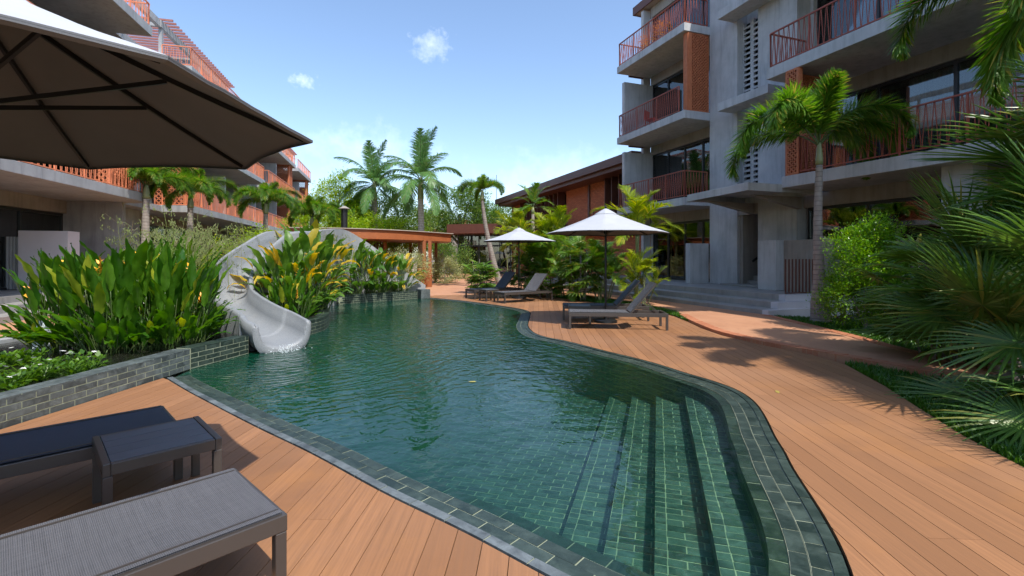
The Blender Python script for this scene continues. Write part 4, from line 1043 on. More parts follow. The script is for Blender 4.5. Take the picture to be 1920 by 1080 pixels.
    def grid(rows, flip=False):
        b = len(v); w_ = len(rows[0])
        for r_ in rows: v.extend(tuple(p) for p in r_)
        for i in range(len(rows)-1):
            for j in range(w_-1):
                q = (b+i*w_+j, b+(i+1)*w_+j, b+(i+1)*w_+j+1, b+i*w_+j+1); f.append(q[::-1] if flip else q)
    grid(front+[sec[3:-3] for sec in prof[:k0]])
    grid([O0]+O, True)
    # end face between the inner lip and the outer U
    def res(line, n):
        d = [0]
        for a_, b_ in zip(line, line[1:]): d.append(d[-1]+(b_-a_).length)
        r = []
        for i in range(n):
            t = d[-1]*i/(n-1); j = min(len(d)-2, max(0, bisect.bisect_right(d, t)-1)); r.append(line[j].lerp(line[j+1], (t-d[j])/(d[j+1]-d[j]+1e-9)))
        return r
    a_, b_ = res(F0, 40), res(O0, 40); mid = [(p+q)/2+fwd*.03 for p, q in zip(a_, b_)]; grid([b_, mid, a_])
    for side in (0, -1):
        grid([[x[side] for x in ([F0]+[sec[3:-3] for sec in prof[:k0]])], [x[side] for x in ([O0]+O)]], side == 0)
    rest = prof[k0-1:]
    b0 = len(v)
    for sec in rest: v += [tuple(p) for p in sec]
    for k in range(len(rest)-1):
        for q in range(m-1): f.append((b0+k*m+q, b0+(k+1)*m+q, b0+(k+1)*m+q+1, b0+k*m+q+1))
    f.append(tuple(b0+q for q in range(m)))
    mbx = MB(); mbx.v = v; mbx.f = f
    root = empty('water_slide', (-5.2, 10, 0), 0, 'grey stone water slide curving down between the planters into the pool', 'water slide')
    m_ = M_('terrazzo_slide'); vv = m_.co(shift=False); sp = m_.noise(vv, 130, 3, .6); bl = m_.noise(vv, 2.2, 6, .65)
    c1 = m_.mix(m_.rng(sp, .35, .65), (.15, .165, .18), (.285, .30, .315)); c1 = m_.mix(m_.rng(bl, .45, .7, 0, .3), c1, (.31, .31, .295))
    st = m_.noise(m_.co((1.5, 1.5, 6), shift=False), 2.5, 5, .6, .5); c1 = m_.mix(m_.rng(st, .55, .75, 0, .3), c1, (.17, .18, .18))
    m_.set(c1, .5, m_.bump(sp, .25, .004))
    MAT['slide'] = m_.m
    o = mbx.build('trough', MAT['slide'], root, (-5.2, 10, 0), True)
    import bmesh
    bm = bmesh.new(); bm.from_mesh(o.data); bmesh.ops.remove_doubles(bm, verts=bm.verts, dist=.002); bmesh.ops.recalc_face_normals(bm, faces=bm.faces); bm.to_mesh(o.data); bm.free()
    # stair side wall running back from the top of the slide
    line = [(-5.35, 13.0, 2.18), (-5.55, 14.6, 2.33), (-5.62, 16.2, 2.42), (-5.4, 17.1, 2.2), (-4.9, 17.75, 1.75), (-4.3, 18.15, 1.18), (-3.75, 18.35, .75), (-3.3, 18.45, .42)]
    P = spline(line, .25); mb = MB(); vb = []; n = len(P)
    for i, p in enumerate(P):
        t = (P[min(n-1, i+1)]-P[max(0, i-1)]); t.z = 0; t.normalize(); nn = Vector((-t.y, t.x, 0))*.18
        vb += [(p.x, p.y, -.05), (p.x, p.y, p.z), (p.x+nn.x, p.y+nn.y, p.z), (p.x+nn.x, p.y+nn.y, -.05)]
    mb.v = vb
    for i in range(n-1):
        for q in range(3): mb.f.append((4*i+q, 4*i+4+q, 4*i+5+q, 4*i+q+1))
    mb.f += [(0, 1, 2, 3), tuple(4*(n-1)+k for k in (3, 2, 1, 0))]
    mb.build('stair_side_wall', MAT['conc_left'], root, (-5.2, 10, 0))
    mb = MB(); mb.prism([(-5.95, 13.0), (-5.36, 13.0), (-5.57, 14.6), (-5.64, 16.4), (-6.9, 16.4), (-7.0, 13.0)], 1.6, 1.78); mb.build('landing', MAT['conc_left'], root, (-5.2, 10, 0))
    for k in range(7): mb = MB(); mb.box(-6.3+k*.34, -5.96+k*.34, 17.95+.04*k, 19.2, -.05, 1.6-.22*k); mb.build('stair', MAT['conc_left'], root, (-5.2, 10, 0))
    mb = MB(); mb.box(-6.9, -6.5, 13.2, 16.2, 0, 1.6); mb.build('support', MAT['conc_left'], root, (-5.2, 10, 0))
slide()
# splash where the slide runs into the water
sp_ = MB(); rr = random.Random(5)
for k in range(130):
    a = rr.gauss(0, 1)*.10; b = abs(rr.gauss(0, .12)); s_ = rr.uniform(.004, .012); x = -3.62+a*.8+b*.7; y = 7.72+a*.8-b*.6; z = rr.random()**2*.11
    sp_.add([(x-s_, y, z), (x+s_, y, z), (x, y+s_, z+s_*.3), (x, y, z+s_*1.5)], [(0, 1, 3), (1, 2, 3), (2, 0, 3)])
MAT['foam'] = simple('white_water', (.8, .84, .86), (.65, .75, .78), .3, 5, 0)
o = sp_.build('splash', MAT['foam']); tag(o, 'small white splash where the slide empties into the pool', 'splash', kind='stuff')
# fountain jet in the pond
fj = empty('fountain_jet', (-6.55, 6.75, .2), 0, 'foaming white water jet bubbling up in the left pond', 'fountain')
mb = MB(); rr = random.Random(9)
for k in range(1500):
    h = rr.random(); w_ = .035+.085*(1-h)**.7*(.4+.6*rr.random()); a = rr.uniform(0, 6.28); x, y = w_*math.cos(a), w_*math.sin(a); z = h*.40; s_ = rr.uniform(.006, .014)
    mb.add([(x-s_, y, z), (x+s_, y, z), (x, y+s_, z+s_*.3), (x, y, z+s_*1.8)], [(0, 1, 3), (1, 2, 3), (2, 0, 3)])
o = mb.build('foam', MAT['foam'], fj); o['kind'] = 'stuff'
mb = MB(); mb.tube([(0, 0, 0), (0, 0, .2), (0, 0, .36), (0, 0, .41)], [.07, .06, .045, .01], 10); mb.build('water_column', MAT['foam'], fj, smooth=True)

# ================================================================ UMBRELLAS
def fabric(name, a, b, sc_=420):
    m = M_(name); v = m.co((1, 1, 1), shift=False); w1_ = m.n('ShaderNodeTexWave', {'Vector': v, 'Scale': sc_/6, 'Distortion': .3}, bands_direction='X').outputs['Fac']; w2_ = m.n('ShaderNodeTexWave', {'Vector': v, 'Scale': sc_/6, 'Distortion': .3}, bands_direction='Y').outputs['Fac']
    n_ = m.noise(v, 3, 5, .6); return m.set(m.mix(m.rng(n_, .3, .7), a, b), .85, m.bump(m.math('MULTIPLY', w1_, w2_), .15, .001))
MAT['canopy_top'] = fabric('umbrella_cloth', (.43, .45, .49), (.39, .41, .445)); MAT['canopy_in_shade'] = fabric('umbrella_shade_lining', (.155, .162, .176), (.135, .142, .155))  # inner cloth coloured darker to stand for shade under the canopy
def umbrella(loc, rz, label, H=2.62, ez=2.08, Rr=1.38, lining='canopy_in_shade'):
    r_ = empty('patio_umbrella', loc, rz, label, 'umbrella', 'patio umbrellas by the pool')
    MB().tube([(0, 0, .08), (0, 0, H-.02)], .024, 12).build('pole', MAT['black'], r_)
    MB().tube([(0, 0, 0), (0, 0, .05), (0, 0, .065), (0, 0, .075), (0, 0, .18)], [.27, .26, .22, .05, .04], 28).build('base', MAT['black'], r_)
    MB().tube([(0, 0, H-.02), (0, 0, H+.03), (0, 0, H+.06)], [.02, .03, .005], 10).build('finial', MAT['black'], r_)
    MB().tube([(0, 0, ez-.02), (0, 0, ez+.07)], .045, 12).build('runner', MAT['black'], r_)
    MB().tube([(0, 0, H-.10), (0, 0, H-.04)], .045, 12).build('hub', MAT['black'], r_)
    def surf(name, m, dz, vent=False):
        v = []; f = []; NR = 11; K = 10; n8 = 8*K
        r0 = .20 if not vent else 0; r1 = Rr if not vent else .26
        for i in range(NR):
            q = r0+(r1-r0)*i/(NR-1)
            for k in range(n8):
                seg, u = divmod(k, K); u /= K; a0 = R(22.5+45*seg); a1 = a0+R(45)
                if vent: a0 += 0
                x = q*(math.cos(a0)*(1-u)+math.cos(a1)*u); y = q*(math.sin(a0)*(1-u)+math.sin(a1)*u); rq = q/Rr
                sag = math.sin(math.pi*u)
                sh = 1-.022*sag*rq**2                            # hem pulled in between the ribs
                z = H-.05-(H-.05-ez)*(rq**1.05)-.030*math.sin(math.pi*min(1, rq))*1.0+sag*.012*rq**3+.0*rq
                z += .0035*noise.noise(Vector((x*5, y*5, 3)))+.006*noise.noise(Vector((x*2.2, y*9, 8)))*sag
                if vent: z += .045-.06*(q/.26)**2*.6
                v.append((x*sh, y*sh, z+dz))
        for i in range(NR-1):
            for k in range(n8):
                k2 = (k+1) % n8; f.append((i*n8+k, (i+1)*n8+k, (i+1)*n8+k2, i*n8+k2))
        mb = MB(); mb.v = v; mb.f = f
        return mb
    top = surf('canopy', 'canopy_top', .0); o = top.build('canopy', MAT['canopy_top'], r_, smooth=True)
    lin = surf('lining', 'canopy_in_shade', -.006); l_ = lin.build('lining', MAT[lining], o, smooth=True)
    # hem turned under
    hm = MB(); K = 10; n8 = 80; base = len(top.v)-n8
    for k in range(n8):
        k2 = (k+1) % n8; a, b = top.v[base+k], top.v[base+k2]; hm.add([a, b, (b[0]*.999, b[1]*.999, b[2]-.013), (a[0]*.999, a[1]*.999, a[2]-.013), (b[0]*.985, b[1]*.985, b[2]-.02), (a[0]*.985, a[1]*.985, a[2]-.02)], [(0, 1, 2, 3), (3, 2, 4, 5)])
    hm.build('hem', MAT['canopy_in_shade'], o, smooth=False)
    vt = surf('vent', 'canopy_top', .0, True).build('vent', MAT['canopy_top'], r_, smooth=True)
    rbm = None
    for k in range(8):
        a = R(22.5+45*k)
        if rbm is None:
            pts = []
            for i in range(12):
                q = .04+(Rr-.045-.04)*i/11; rq = q/Rr; pts.append((q, 0, H-.05-(H-.05-ez)*(rq**1.05)-.030*math.sin(math.pi*rq)-.022))
            mb = MB()
            for p, q in zip(pts, pts[1:]): mb.bar(p, q, .014, .022)
            rb_ = mb.build('rib', MAT['black'], r_); rb_.rotation_euler.z = a; rbm = rb_.data; mp = pts[6]
            st_ = MB(); st_.bar((.045, 0, ez+.02), (mp[0], 0, mp[2]-.012), .012, .02); s_ = st_.build('strut', MAT['black'], r_); s_.rotation_euler.z = a; stm = s_.data
        else: inst('rib', rbm, r_, rot=(0, 0, a)); inst('strut', stm, r_, rot=(0, 0, a))
    return r_
u1 = umbrella((-2.29, 1.965, 0), 0, 'large open umbrella in the left foreground seen from below with lining coloured dark for shade', H=2.74, ez=2.10, Rr=1.37)
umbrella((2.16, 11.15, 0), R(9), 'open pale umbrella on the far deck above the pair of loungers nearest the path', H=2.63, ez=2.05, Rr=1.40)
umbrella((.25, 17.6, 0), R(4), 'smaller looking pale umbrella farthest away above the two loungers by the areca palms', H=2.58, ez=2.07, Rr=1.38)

# ================================================================ LOUNGERS AND SIDE TABLES
def sling():
    m = M_('woven_sling'); v = m.co((1, 1, 1), shift=False)
    wx = m.n('ShaderNodeTexWave', {'Vector': v, 'Scale': 48, 'Distortion': .6, 'Detail': 1}, bands_direction='X').outputs['Fac']; wy = m.n('ShaderNodeTexWave', {'Vector': v, 'Scale': 48, 'Distortion': .6, 'Detail': 1}, bands_direction='Y').outputs['Fac']
    k = m.math('MULTIPLY', wx, wy); n1 = m.noise(m.co((60, 1.6, 1), shift=False), 2, 5, .7); n2 = m.noise(m.co((1.6, 60, 1), shift=False), 2, 5, .7)
    q = m.math('ADD', n1, n2); c_ = m.mix(m.rng(q, .75, 1.3), (.045, .047, .055), (.115, .117, .13)); c_ = m.mix(m.rng(k, .05, .75), c_, (.17, .172, .19))
    return m.set(c_, .62, m.bump(k, .6, .003), **{'Specular IOR Level': .35})
MAT['sling'] = sling()
MAT['sling_dk'] = simple('dark_woven_sling', (.028, .036, .055), (.02, .027, .042), .6, 30, .35, 300)
def lounger(loc, rz, label, back=45, sl='sling', L_=1.98, Wd=.70, H=.345, flat=1.25):
    r_ = empty('sun_lounger', loc, rz, label, 'sun lounger', 'sun loungers on the decks'); hw = Wd/2; m = MAT['alu']
    f = MB(); f.box(.0, L_, -hw, -hw+.05, H-.075, H); f.box(.0, L_, hw-.05, hw, H-.075, H); f.box(.0, .05, -hw+.051, hw-.051, H-.075, H-.002); f.box(L_-.05, L_, -hw+.051, hw-.051, H-.075, H-.002); f.box(flat, flat+.03, -hw+.051, hw-.051, H-.07, H-.03)
    f.build('frame', m, r_, bevel=.004)
    lg = MB().box(-.024, .024, -.024, .024, 0, H-.0765).build('leg', m, r_, bevel=.003); lg.location = (.026, -hw+.026, 0)
    for x, y in ((.026, hw-.026), (L_-.026, -hw+.026), (L_-.026, hw-.026)):
        q = inst('leg', lg.data, r_, (x, y, 0)); b = q.modifiers.new('bevel', 'BEVEL'); b.width = .003
    def panel(name, x0, x1, par):
        v = []; fa = []; nx, ny = 16, 10
        for i in range(nx+1):
            for j in range(ny+1):
                u, w_ = i/nx, j/ny; x = x0+(x1-x0)*u; y = (-hw+.018)+(Wd-.036)*w_; sag = -.018*math.sin(math.pi*w_)*min(1, 6*u*(1-u))
                x += .008*(1-(2*w_-1)**2)*(1 if u < .5 else -1)*max(0, 1-min(u, 1-u)*8)
                v.append((x, y, .004+sag+.004))
        n = len(v); v += [(p[0], p[1], p[2]-.006) for p in v]
        for i in range(nx):
            for j in range(ny):
                a = i*(ny+1)+j; fa.append((a, a+ny+1, a+ny+2, a+1)); fa.append((n+a, n+a+1, n+a+ny+2, n+a+ny+1))
        mb = MB(); mb.v = v; mb.f = fa; return mb.build(name, MAT[sl], par, smooth=True)
    st = panel('seat', .015, flat-.01, r_); st.location.z = H
    bl = L_-flat-.0
    bk = MB(); 
    bkp = panel('backrest', 0, bl+.02, r_); bkp.location = (flat+.01, 0, H+.01); bkp.rotation_euler.y = -R(back)
    bf = MB(); bf.box(0, bl+.03, -hw+.012, -hw+.04, -.03, .003); bf.box(0, bl+.03, hw-.04, hw-.012, -.03, .003); bf.box(bl, bl+.03, -hw+.041, hw-.041, -.03, 0); bf.build('back_frame', m, bkp)
    if back > 5:
        for sy in (-1, 1):
            a = Vector((flat+.01+math.cos(R(back))*bl*.55, sy*(hw-.07), H+math.sin(R(back))*bl*.55-.03)); MB().bar(tuple(a), (L_-.12, sy*(hw-.07), H-.05), .015, .015).build('back_strut', m, r_)
    pz = MB(); pz.bar((.02, -hw+.056, H+.008), (flat, -hw+.056, H+.008), .008, .006); pz.bar((.02, hw-.056, H+.008), (flat, hw-.056, H+.008), .008, .006); pz.build('piping', MAT['alu'], r_)
    return r_
def table(loc, rz, label, S=.56, D=.58, H=.40):
    r_ = empty('side_table', loc, rz, label, 'side table', 'side tables between the loungers'); m = MAT['alu']; hx, hy = S/2, D/2
    for sx in (-1, 1):
        b = MB(); b.box(sx*hx-.035 if sx > 0 else -hx, sx*hx if sx > 0 else -hx+.035, -hy, hy, H-.07, H); b.build('end_rail', m, r_, bevel=.004)
    b = MB(); b.box(-hx+.036, hx-.036, -hy, -hy+.03, H-.065, H-.003); b.box(-hx+.036, hx-.036, hy-.03, hy, H-.065, H-.003); b.build('side_rail', m, r_, bevel=.003)
    lg = MB().box(-.0225, .0225, -.0225, .0225, 0, H-.071).build('leg', m, r_, bevel=.003); lg.location = (-hx+.0226, -hy+.0226, 0)
    for x, y in ((hx-.0226, -hy+.0226), (-hx+.0226, hy-.0226), (hx-.0226, hy-.0226)): q = inst('leg', lg.data, r_, (x, y, 0)); w_ = q.modifiers.new('bevel', 'BEVEL'); w_.width = .003
    n = 4; wd = (D-.064)/n
    sl_ = MB().box(-hx+.038, hx-.038, .0015, wd-.0015, H-.016, H-.001).build('slat', MAT['slat_dk'], r_, bevel=.0015); sl_.location.y = -hy+.032
    for k in range(1, n): q = inst('slat', sl_.data, r_, (0, -hy+.032+k*wd, 0)); w_ = q.modifiers.new('bevel', 'BEVEL'); w_.width = .0015
    return r_
MAT['slat_dk'] = simple('dark_grey_table_slat', (.085, .10, .125), (.065, .078, .10), .42, 3, .1, 60)
# near pair: foot ends point to the upper right of the picture, axis 225 degrees
a1 = math.atan2(-.73, -.684)
p = Vector((-1.265, 2.415, 0)); lounger(tuple(p), a1, 'nearest sun lounger with mid grey woven sling, cut by the bottom left corner', 40)
a2 = math.atan2(-.707, -.707)
lounger((-2.47, 3.52, 0), a2, 'dark navy sun lounger beyond the side table in the left foreground', 40, 'sling_dk')
table((-2.17, 2.955, 0), R(45), 'square dark slatted side table between the two foreground loungers')
# far pair beside the path
a3 = math.atan2(-.10, .99)
lounger((1.215, 10.40, 0), a3, 'taupe sun lounger in front of the umbrella pole on the far deck, back raised', 50, L_=2.02)
lounger((1.24, 11.85, 0), a3, 'darker sun lounger behind the umbrella pole on the far deck, back raised', 48, 'sling_dk', L_=2.02)
table((1.55, 11.12, 0), a3, 'side table at the foot end between the two loungers by the path', .5, .5)
a4 = math.atan2(.55, .83)
lounger((-.435, 15.85, 0), a4, 'grey sun lounger nearest the pool under the farther umbrella', 50)
lounger((-1.515, 17.33, 0), a4, 'farthest sun lounger, behind the small table beside the clipped lady palm', 50, 'sling_dk')
table((-.80, 16.62, 0), a4, 'small side table between the two farthest loungers', .5, .5)
# ================================================================ VEGETATION
def strip_leaf(mb, p, d, l_, w_, nrm, droop=.3, seg=3, tipw=.0):
    """a narrow leaflet from p along d, bending down, nrm = face normal hint"""
    side = d.cross(nrm)
    if side.length < .01: side = Vector((1, 0, 0))
    side.normalize(); pts = []; q = p.copy(); dd = d.copy(); st = l_/seg
    prof = [.55, 1.0, .75, .35, .1]
    for i in range(seg+1):
        pts.append(q.copy()); dd = (dd+Vector((0, 0, -droop/seg))).normalized(); q = q+dd*st
    b = len(mb.v)
    for i, x in enumerate(pts[:-1]):
        ww = w_*(.45 if i == 0 else 1.0 if i == 1 else .72)/2
        mb.v.append(tuple(x-side*ww)); mb.v.append(tuple(x+side*ww))
    mb.v.append(tuple(pts[-1])); n = seg
    for i in range(n-1): mb.f.append((b+2*i, b+2*i+1, b+2*i+3, b+2*i+2))
    mb.f.append((b+2*(n-1), b+2*(n-1)+1, b+2*n))
def frond(name, L_, e0, curl, nl, ll, lw, plume, m, seed, petiole=.15, droop=.5, ang=55, stemr=.012, vee=.35):
    """feather leaf arching from the origin in the x-z plane; plume > 0 sets leaflets all round the rachis"""
    rr = random.Random(seed); mb = MB(); pts = []; p = Vector((0, 0, 0)); e = e0; n = 22; twist = rr.uniform(-.12, .12)
    for i in range(n+1):
        pts.append(p.copy()); t = i/n; st = L_/n; p = p+Vector((math.cos(e), twist*t, math.sin(e)))*st; e -= curl/n*(.5+1.1*t)
    def at(t):
        x = t*n; i = min(n-1, int(x)); return pts[i].lerp(pts[i+1], x-i), (pts[i+1]-pts[i]).normalized()
    for i in range(nl):
        t = petiole+(1-petiole)*(i+.5)/nl; q, tg = at(t); u = (t-petiole)/(1-petiole)
        env = max(.12, math.sin(math.pi*min(1, u*.82+.18))**.55); sd = tg.cross(Vector((0, 0, 1))).normalized(); up = sd.cross(tg).normalized()
        k = 2 if not plume else plume
        for j in range(k):
            if not plume: a = (0 if j == 0 else math.pi)+(vee if j == 0 else -vee)+rr.uniform(-.12, .12)
            else: a = 2*math.pi*(j+rr.random()*.8)/k + i*1.3
            fa = R(ang)*(1-.45*u)+rr.uniform(-.12, .12); o_ = sd*math.cos(a)+up*math.sin(a)
            d = (tg*math.cos(fa)+o_*math.sin(fa)).normalized(); l_ = ll*env*rr.uniform(.82, 1.1)
            strip_leaf(mb, q, d, l_, lw*rr.uniform(.85, 1.15), up if abs(d.dot(up)) < .9 else tg, droop*rr.uniform(.6, 1.4))
    rad = [stemr*(1-.75*i/n) for i in range(n+1)]
    leaf = mb.build(name+'_leaflets', m); me = leaf.data; bpy.data.objects.remove(leaf)
    st = MB().tube([tuple(x) for x in pts], rad, 5).build(name+'_stem', MAT['stem']); ms = st.data; bpy.data.objects.remove(st)
    # join the rachis and leaflets in one mesh with two materials
    v = [tuple(x.co) for x in me.vertices]; f = [tuple(q.vertices) for q in me.polygons]; b = len(v)
    v += [tuple(x.co) for x in ms.vertices]; f2 = [tuple(b+i for i in q.vertices) for q in ms.polygons]
    out_ = bpy.data.meshes.new('frond'); out_.from_pydata(v, [], f+f2); out_.materials.append(m); out_.materials.append(MAT['stem'])
    out_.polygons.foreach_set('material_index', [0]*len(f)+[1]*len(f2)); out_.update()
    bpy.data.meshes.remove(me); bpy.data.meshes.remove(ms); return out_
def fanleaf(seed, m, nseg=34, Rr=.75, spread=150, w_=.034, droop=.25, pet=.9, fold=.25, split=.0):
    """palmate leaf: petiole along +x rising, then segments radiating from its end"""
    rr = random.Random(seed); mb = MB(); sm = MB()
    pts = [Vector((pet*i/6, 0, -.10*(i/6)**2*pet)) for i in range(7)]; c_ = pts[-1]; sm.tube([tuple(p) for p in pts], [.011]*6+[.008], 5)
    for i in range(nseg):
        a = R(-spread+2*spread*i/(nseg-1)); l_ = Rr*(.80+.2*math.cos(a*.8))*rr.uniform(.93, 1.05)
        d = Vector((math.cos(a), math.sin(a), fold*(abs(math.sin(a)))+rr.uniform(-.03, .03))).normalized(); nrm = Vector((0, 0, 1)) if abs(a) < 9 else Vector((0, 0, 1))
        side = Vector((-math.sin(a), math.cos(a), 0)); dd = d.copy(); q = c_.copy(); P = []; n = 5
        for k in range(n+1): P.append(q.copy()); dd = (dd+Vector((0, 0, -droop*(k/n)**1.3*.6))).normalized(); q = q+dd*l_/n
        ws = [.004, w_*.95, w_*1.05, w_*.8, w_*.4, .0]
        b = len(mb.v)
        for k in range(n):
            rdg = Vector((0, 0, .012 if k else 0)); mb.v += [tuple(P[k]-side*ws[k]/2), tuple(P[k]+rdg), tuple(P[k]+side*ws[k]/2)]
        mb.v.append(tuple(P[-1]))
        for k in range(n-1): o_ = b+3*k; mb.f += [(o_, o_+1, o_+4, o_+3), (o_+1, o_+2, o_+5, o_+4)]
        o_ = b+3*(n-1); mb.f += [(o_, o_+1, o_+3), (o_+1, o_+2, o_+3)]
    nb_ = len(mb.v); nf = len(mb.f); mb.add(sm.v, sm.f)
    me = bpy.data.meshes.new('fan_leaf'); me.from_pydata(mb.v, [], mb.f); me.materials.append(m); me.materials.append(MAT['stem'])
    me.polygons.foreach_set('material_index', [0]*nf+[1]*(len(mb.f)-nf)); me.update(); return me
def blade(seed, m, H, lean, BL, BW, curl=.5, fold=.28, petr=.009, wav=.012):
    """broad leaf on a stalk from the ground: stalk up and out in the x-z plane, then a lance shaped blade"""
    rr = random.Random(seed); e = math.pi/2-lean; p = Vector((0, 0, 0)); st = []; n = 8; SL = H
    for i in range(n+1): st.append(p.copy()); p = p+Vector((math.cos(e), 0, math.sin(e)))*SL/n; e -= lean*.35/n
    sm = MB().tube([tuple(x) for x in st], [petr*(1.25-.5*i/n) for i in range(n+1)], 5)
    mb = MB(); p = st[-1]; N = 11; tw = rr.uniform(-.5, .5); P = []; ee = e
    for i in range(N+1): P.append((p.copy(), ee)); p = p+Vector((math.cos(ee), tw*.12*i/N, math.sin(ee)))*BL/N; ee -= curl/N*(.4+1.3*i/N)
    for i, (q, a) in enumerate(P):
        t = i/N; w_ = BW*(math.sin(math.pi*min(1, .05+t*.95)**.85)**.75)*(1 if t < .5 else 1-.12*(t-.5)) if 0 < i < N else .002
        up = Vector((-math.sin(a), 0, math.cos(a))); s_ = Vector((0, 1, 0)); ro = tw*t*.8; s2 = s_*math.cos(ro)+up*math.sin(ro); u2 = up*math.cos(ro)-s_*math.sin(ro)
        for k, y in enumerate((-1, -.5, 0, .5, 1)):
            wv = wav*math.sin(i*1.7+k*2+seed)*(abs(y) > .7)
            mb.v.append(tuple(q+s2*(w_/2*y*math.cos(fold))+u2*(w_/2*abs(y)*math.sin(fold)*1.0+wv)))
    for i in range(N):
        for k in range(4): a = i*5+k; mb.f.append((a, a+1, a+6, a+5))
    nf = len(mb.f); mb.add(sm.v, sm.f)
    me = bpy.data.meshes.new('leaf'); me.from_pydata(mb.v, [], mb.f); me.materials.append(m); me.materials.append(MAT['stem'])
    me.polygons.foreach_set('material_index', [0]*nf+[1]*(len(mb.f)-nf)); me.polygons.foreach_set('use_smooth', [True]*len(mb.f)); me.update(); return me
def trunkmesh(pts, rads, m, parent, n=14, name='trunk'):
    P = spline(pts, .12); k = len(P); d = [0]
    rr = []; m_ = len(rads)
    for i in range(k):
        t = i/(k-1)*(m_-1); j = min(m_-2, int(t)); rr.append(rads[j]+(rads[j+1]-rads[j])*(t-j)+.004*math.sin(i*2.1))
    return MB().tube([tuple(p) for p in P], rr, n).build(name, m, parent, smooth=True)

# ---- leaf libraries
FOX = [frond('fox', 2.0 if i else 1.1, R(e), R(c), 104, .36, .021, 6, MAT['frond_fox'], i, .18, .35, 62, .016) for i, (e, c) in enumerate([(84, 50), (66, 125), (55, 165), (44, 165), (66, 175)])]
FOXY = [frond('foxy', 1.75, R(e), R(c), 74, .24, .022, 5, MAT['areca_dk'], 20+i, .16, .45, 58, .016) for i, (e, c) in enumerate([(84, 45), (50, 150)])]
ROY = [frond('royal', 2.9, R(e), R(c), 96, .74, .040, 0, MAT['frond_royal'], 40+i, .14, .65, 60, .028, .15) for i, (e, c) in enumerate([(86, 25), (68, 80), (48, 105), (25, 110), (0, 90), (-25, 55)])]
ARE = [frond('areca', 1.35, R(e), R(c), 30, .46, .040, 0, MAT['areca'], 60+i, .22, .55, 50, .012, .55) for i, (e, c) in enumerate([(80, 55), (62, 80), (42, 85), (20, 75)])]
ARD = [frond('arecad', 1.25, R(e), R(c), 30, .42, .036, 0, MAT['areca_dk'], 70+i, .22, .6, 50, .011, .5) for i, (e, c) in enumerate([(80, 55), (62, 90), (40, 95), (15, 70)])]
FAN = [fanleaf(80+i, MAT['fan'], 40, .95, 158, .040, d, .9, f_) for i, (d, f_) in enumerate([(.10, .25), (.2, .2), (.38, .12), (.14, .35)])]
RHA = [fanleaf(90+i, MAT['rhapis'], 13, .58, 118, .062, d, .5, .1) for i, d in enumerate([.5, .8, 1.2])]
RHS = [fanleaf(95+i, MAT['areca_dk'], 11, .36, 115, .045, d, .28, .1) for i, d in enumerate([.5, .9])]
HEL = [blade(100+i, MAT['leaf_heli'], H*.9, ln, bl*.95, bw*.98, cu, petr=.007) for i, (H, ln, bl, bw, cu) in enumerate([(.85, .12, .62, .15, .25), (.95, .22, .6, .14, .5), (.62, .3, .58, .14, .5), (.30, .34, .58, .135, .5), (.75, .18, .65, .16, .35), (.12, .55, .5, .12, .6), (1.05, .08, .55, .13, .15), (.40, .45, .55, .13, .8)])]
HLO = [blade(160+i, MAT['leaf_heli'], H, ln, bl, bw, cu, petr=.007) for i, (H, ln, bl, bw, cu) in enumerate([(.14, .35, .55, .14, .5), (.22, .5, .5, .13, .7), (.10, .22, .6, .15, .3), (.3, .7, .45, .13, 1.0)])]
CLO = [blade(170+i, MAT['leaf_canna'], H, ln, bl, bw, cu, .2) for i, (H, ln, bl, bw, cu) in enumerate([(.3, .5, .5, .18, 1.4), (.45, .6, .5, .19, 1.8), (.2, .4, .5, .17, 1.0)])]
CAN = [blade(120+i, MAT['leaf_canna'], H, ln, bl, bw, cu, .2) for i, (H, ln, bl, bw, cu) in enumerate([(1.0, .25, .6, .20, 1.0), (1.15, .12, .55, .19, .7), (.8, .45, .58, .2, 1.4), (.55, .6, .5, .17, 1.3), (1.25, .2, .5, .18, 1.2), (.9, .55, .55, .2, 1.9)])]
YEL = [blade(140+i, MAT['leaf_yellow'], H, ln, bl, bw, cu, .3) for i, (H, ln, bl, bw, cu) in enumerate([(1.15, .35, .5, .15, 1.5), (.95, .55, .5, .16, 2.3), (1.3, .3, .45, .15, 1.7)])]

def palm(name, loc, label, trunk, rads, lib, n, scales=1, tm='trunk', seed=1, shaft=None, tilt=0, extra=None, cat='palm tree', group=None, az0=0):
    r_ = empty(name, loc, 0, label, cat, group); trunkmesh(trunk, rads, MAT[tm], r_); top = Vector(trunk[-1]); rr = random.Random(seed)
    if shaft: trunkmesh([tuple(top), tuple(top+Vector((0, 0, shaft*.5))), tuple(top+Vector((0, 0, shaft)))], [rads[-1]*1.18, rads[-1]*1.05, rads[-1]*.5], MAT['shaft'], r_, name='crownshaft'); top = top+Vector((0, 0, shaft*.85))
    for k in range(n):
        idx = min(len(lib)-1, int((k/n)*len(lib))); a = az0+k*2.399+rr.uniform(-.2, .2)
        if extra and k in extra: idx, a = extra[k]
        s_ = scales*rr.uniform(.88, 1.1); o = inst('frond', lib[idx], r_, tuple(top), (rr.uniform(-.06, .06), rr.uniform(-.08, .08), a), s_)
    return r_
# royal palms
palm('royal_palm', (-8.55, 30, 0), 'left one of the two tall royal palms rising behind the bushes', [(0, 0, 0), (.05, 0, 2.5), (0, 0, 5.0)], [.24, .19, .15], ROY, 18, 1.0, 'trunk', 3, 1.15)
palm('royal_palm', (-5.1, 27, 0), 'taller pale trunked royal palm standing free beside the orange roofed pavilion', [(0, 0, 0), (.03, 0, 2.6), (0, 0, 4.75)], [.26, .185, .15], ROY, 19, 1.0, 'trunk_pale', 8, 1.2)
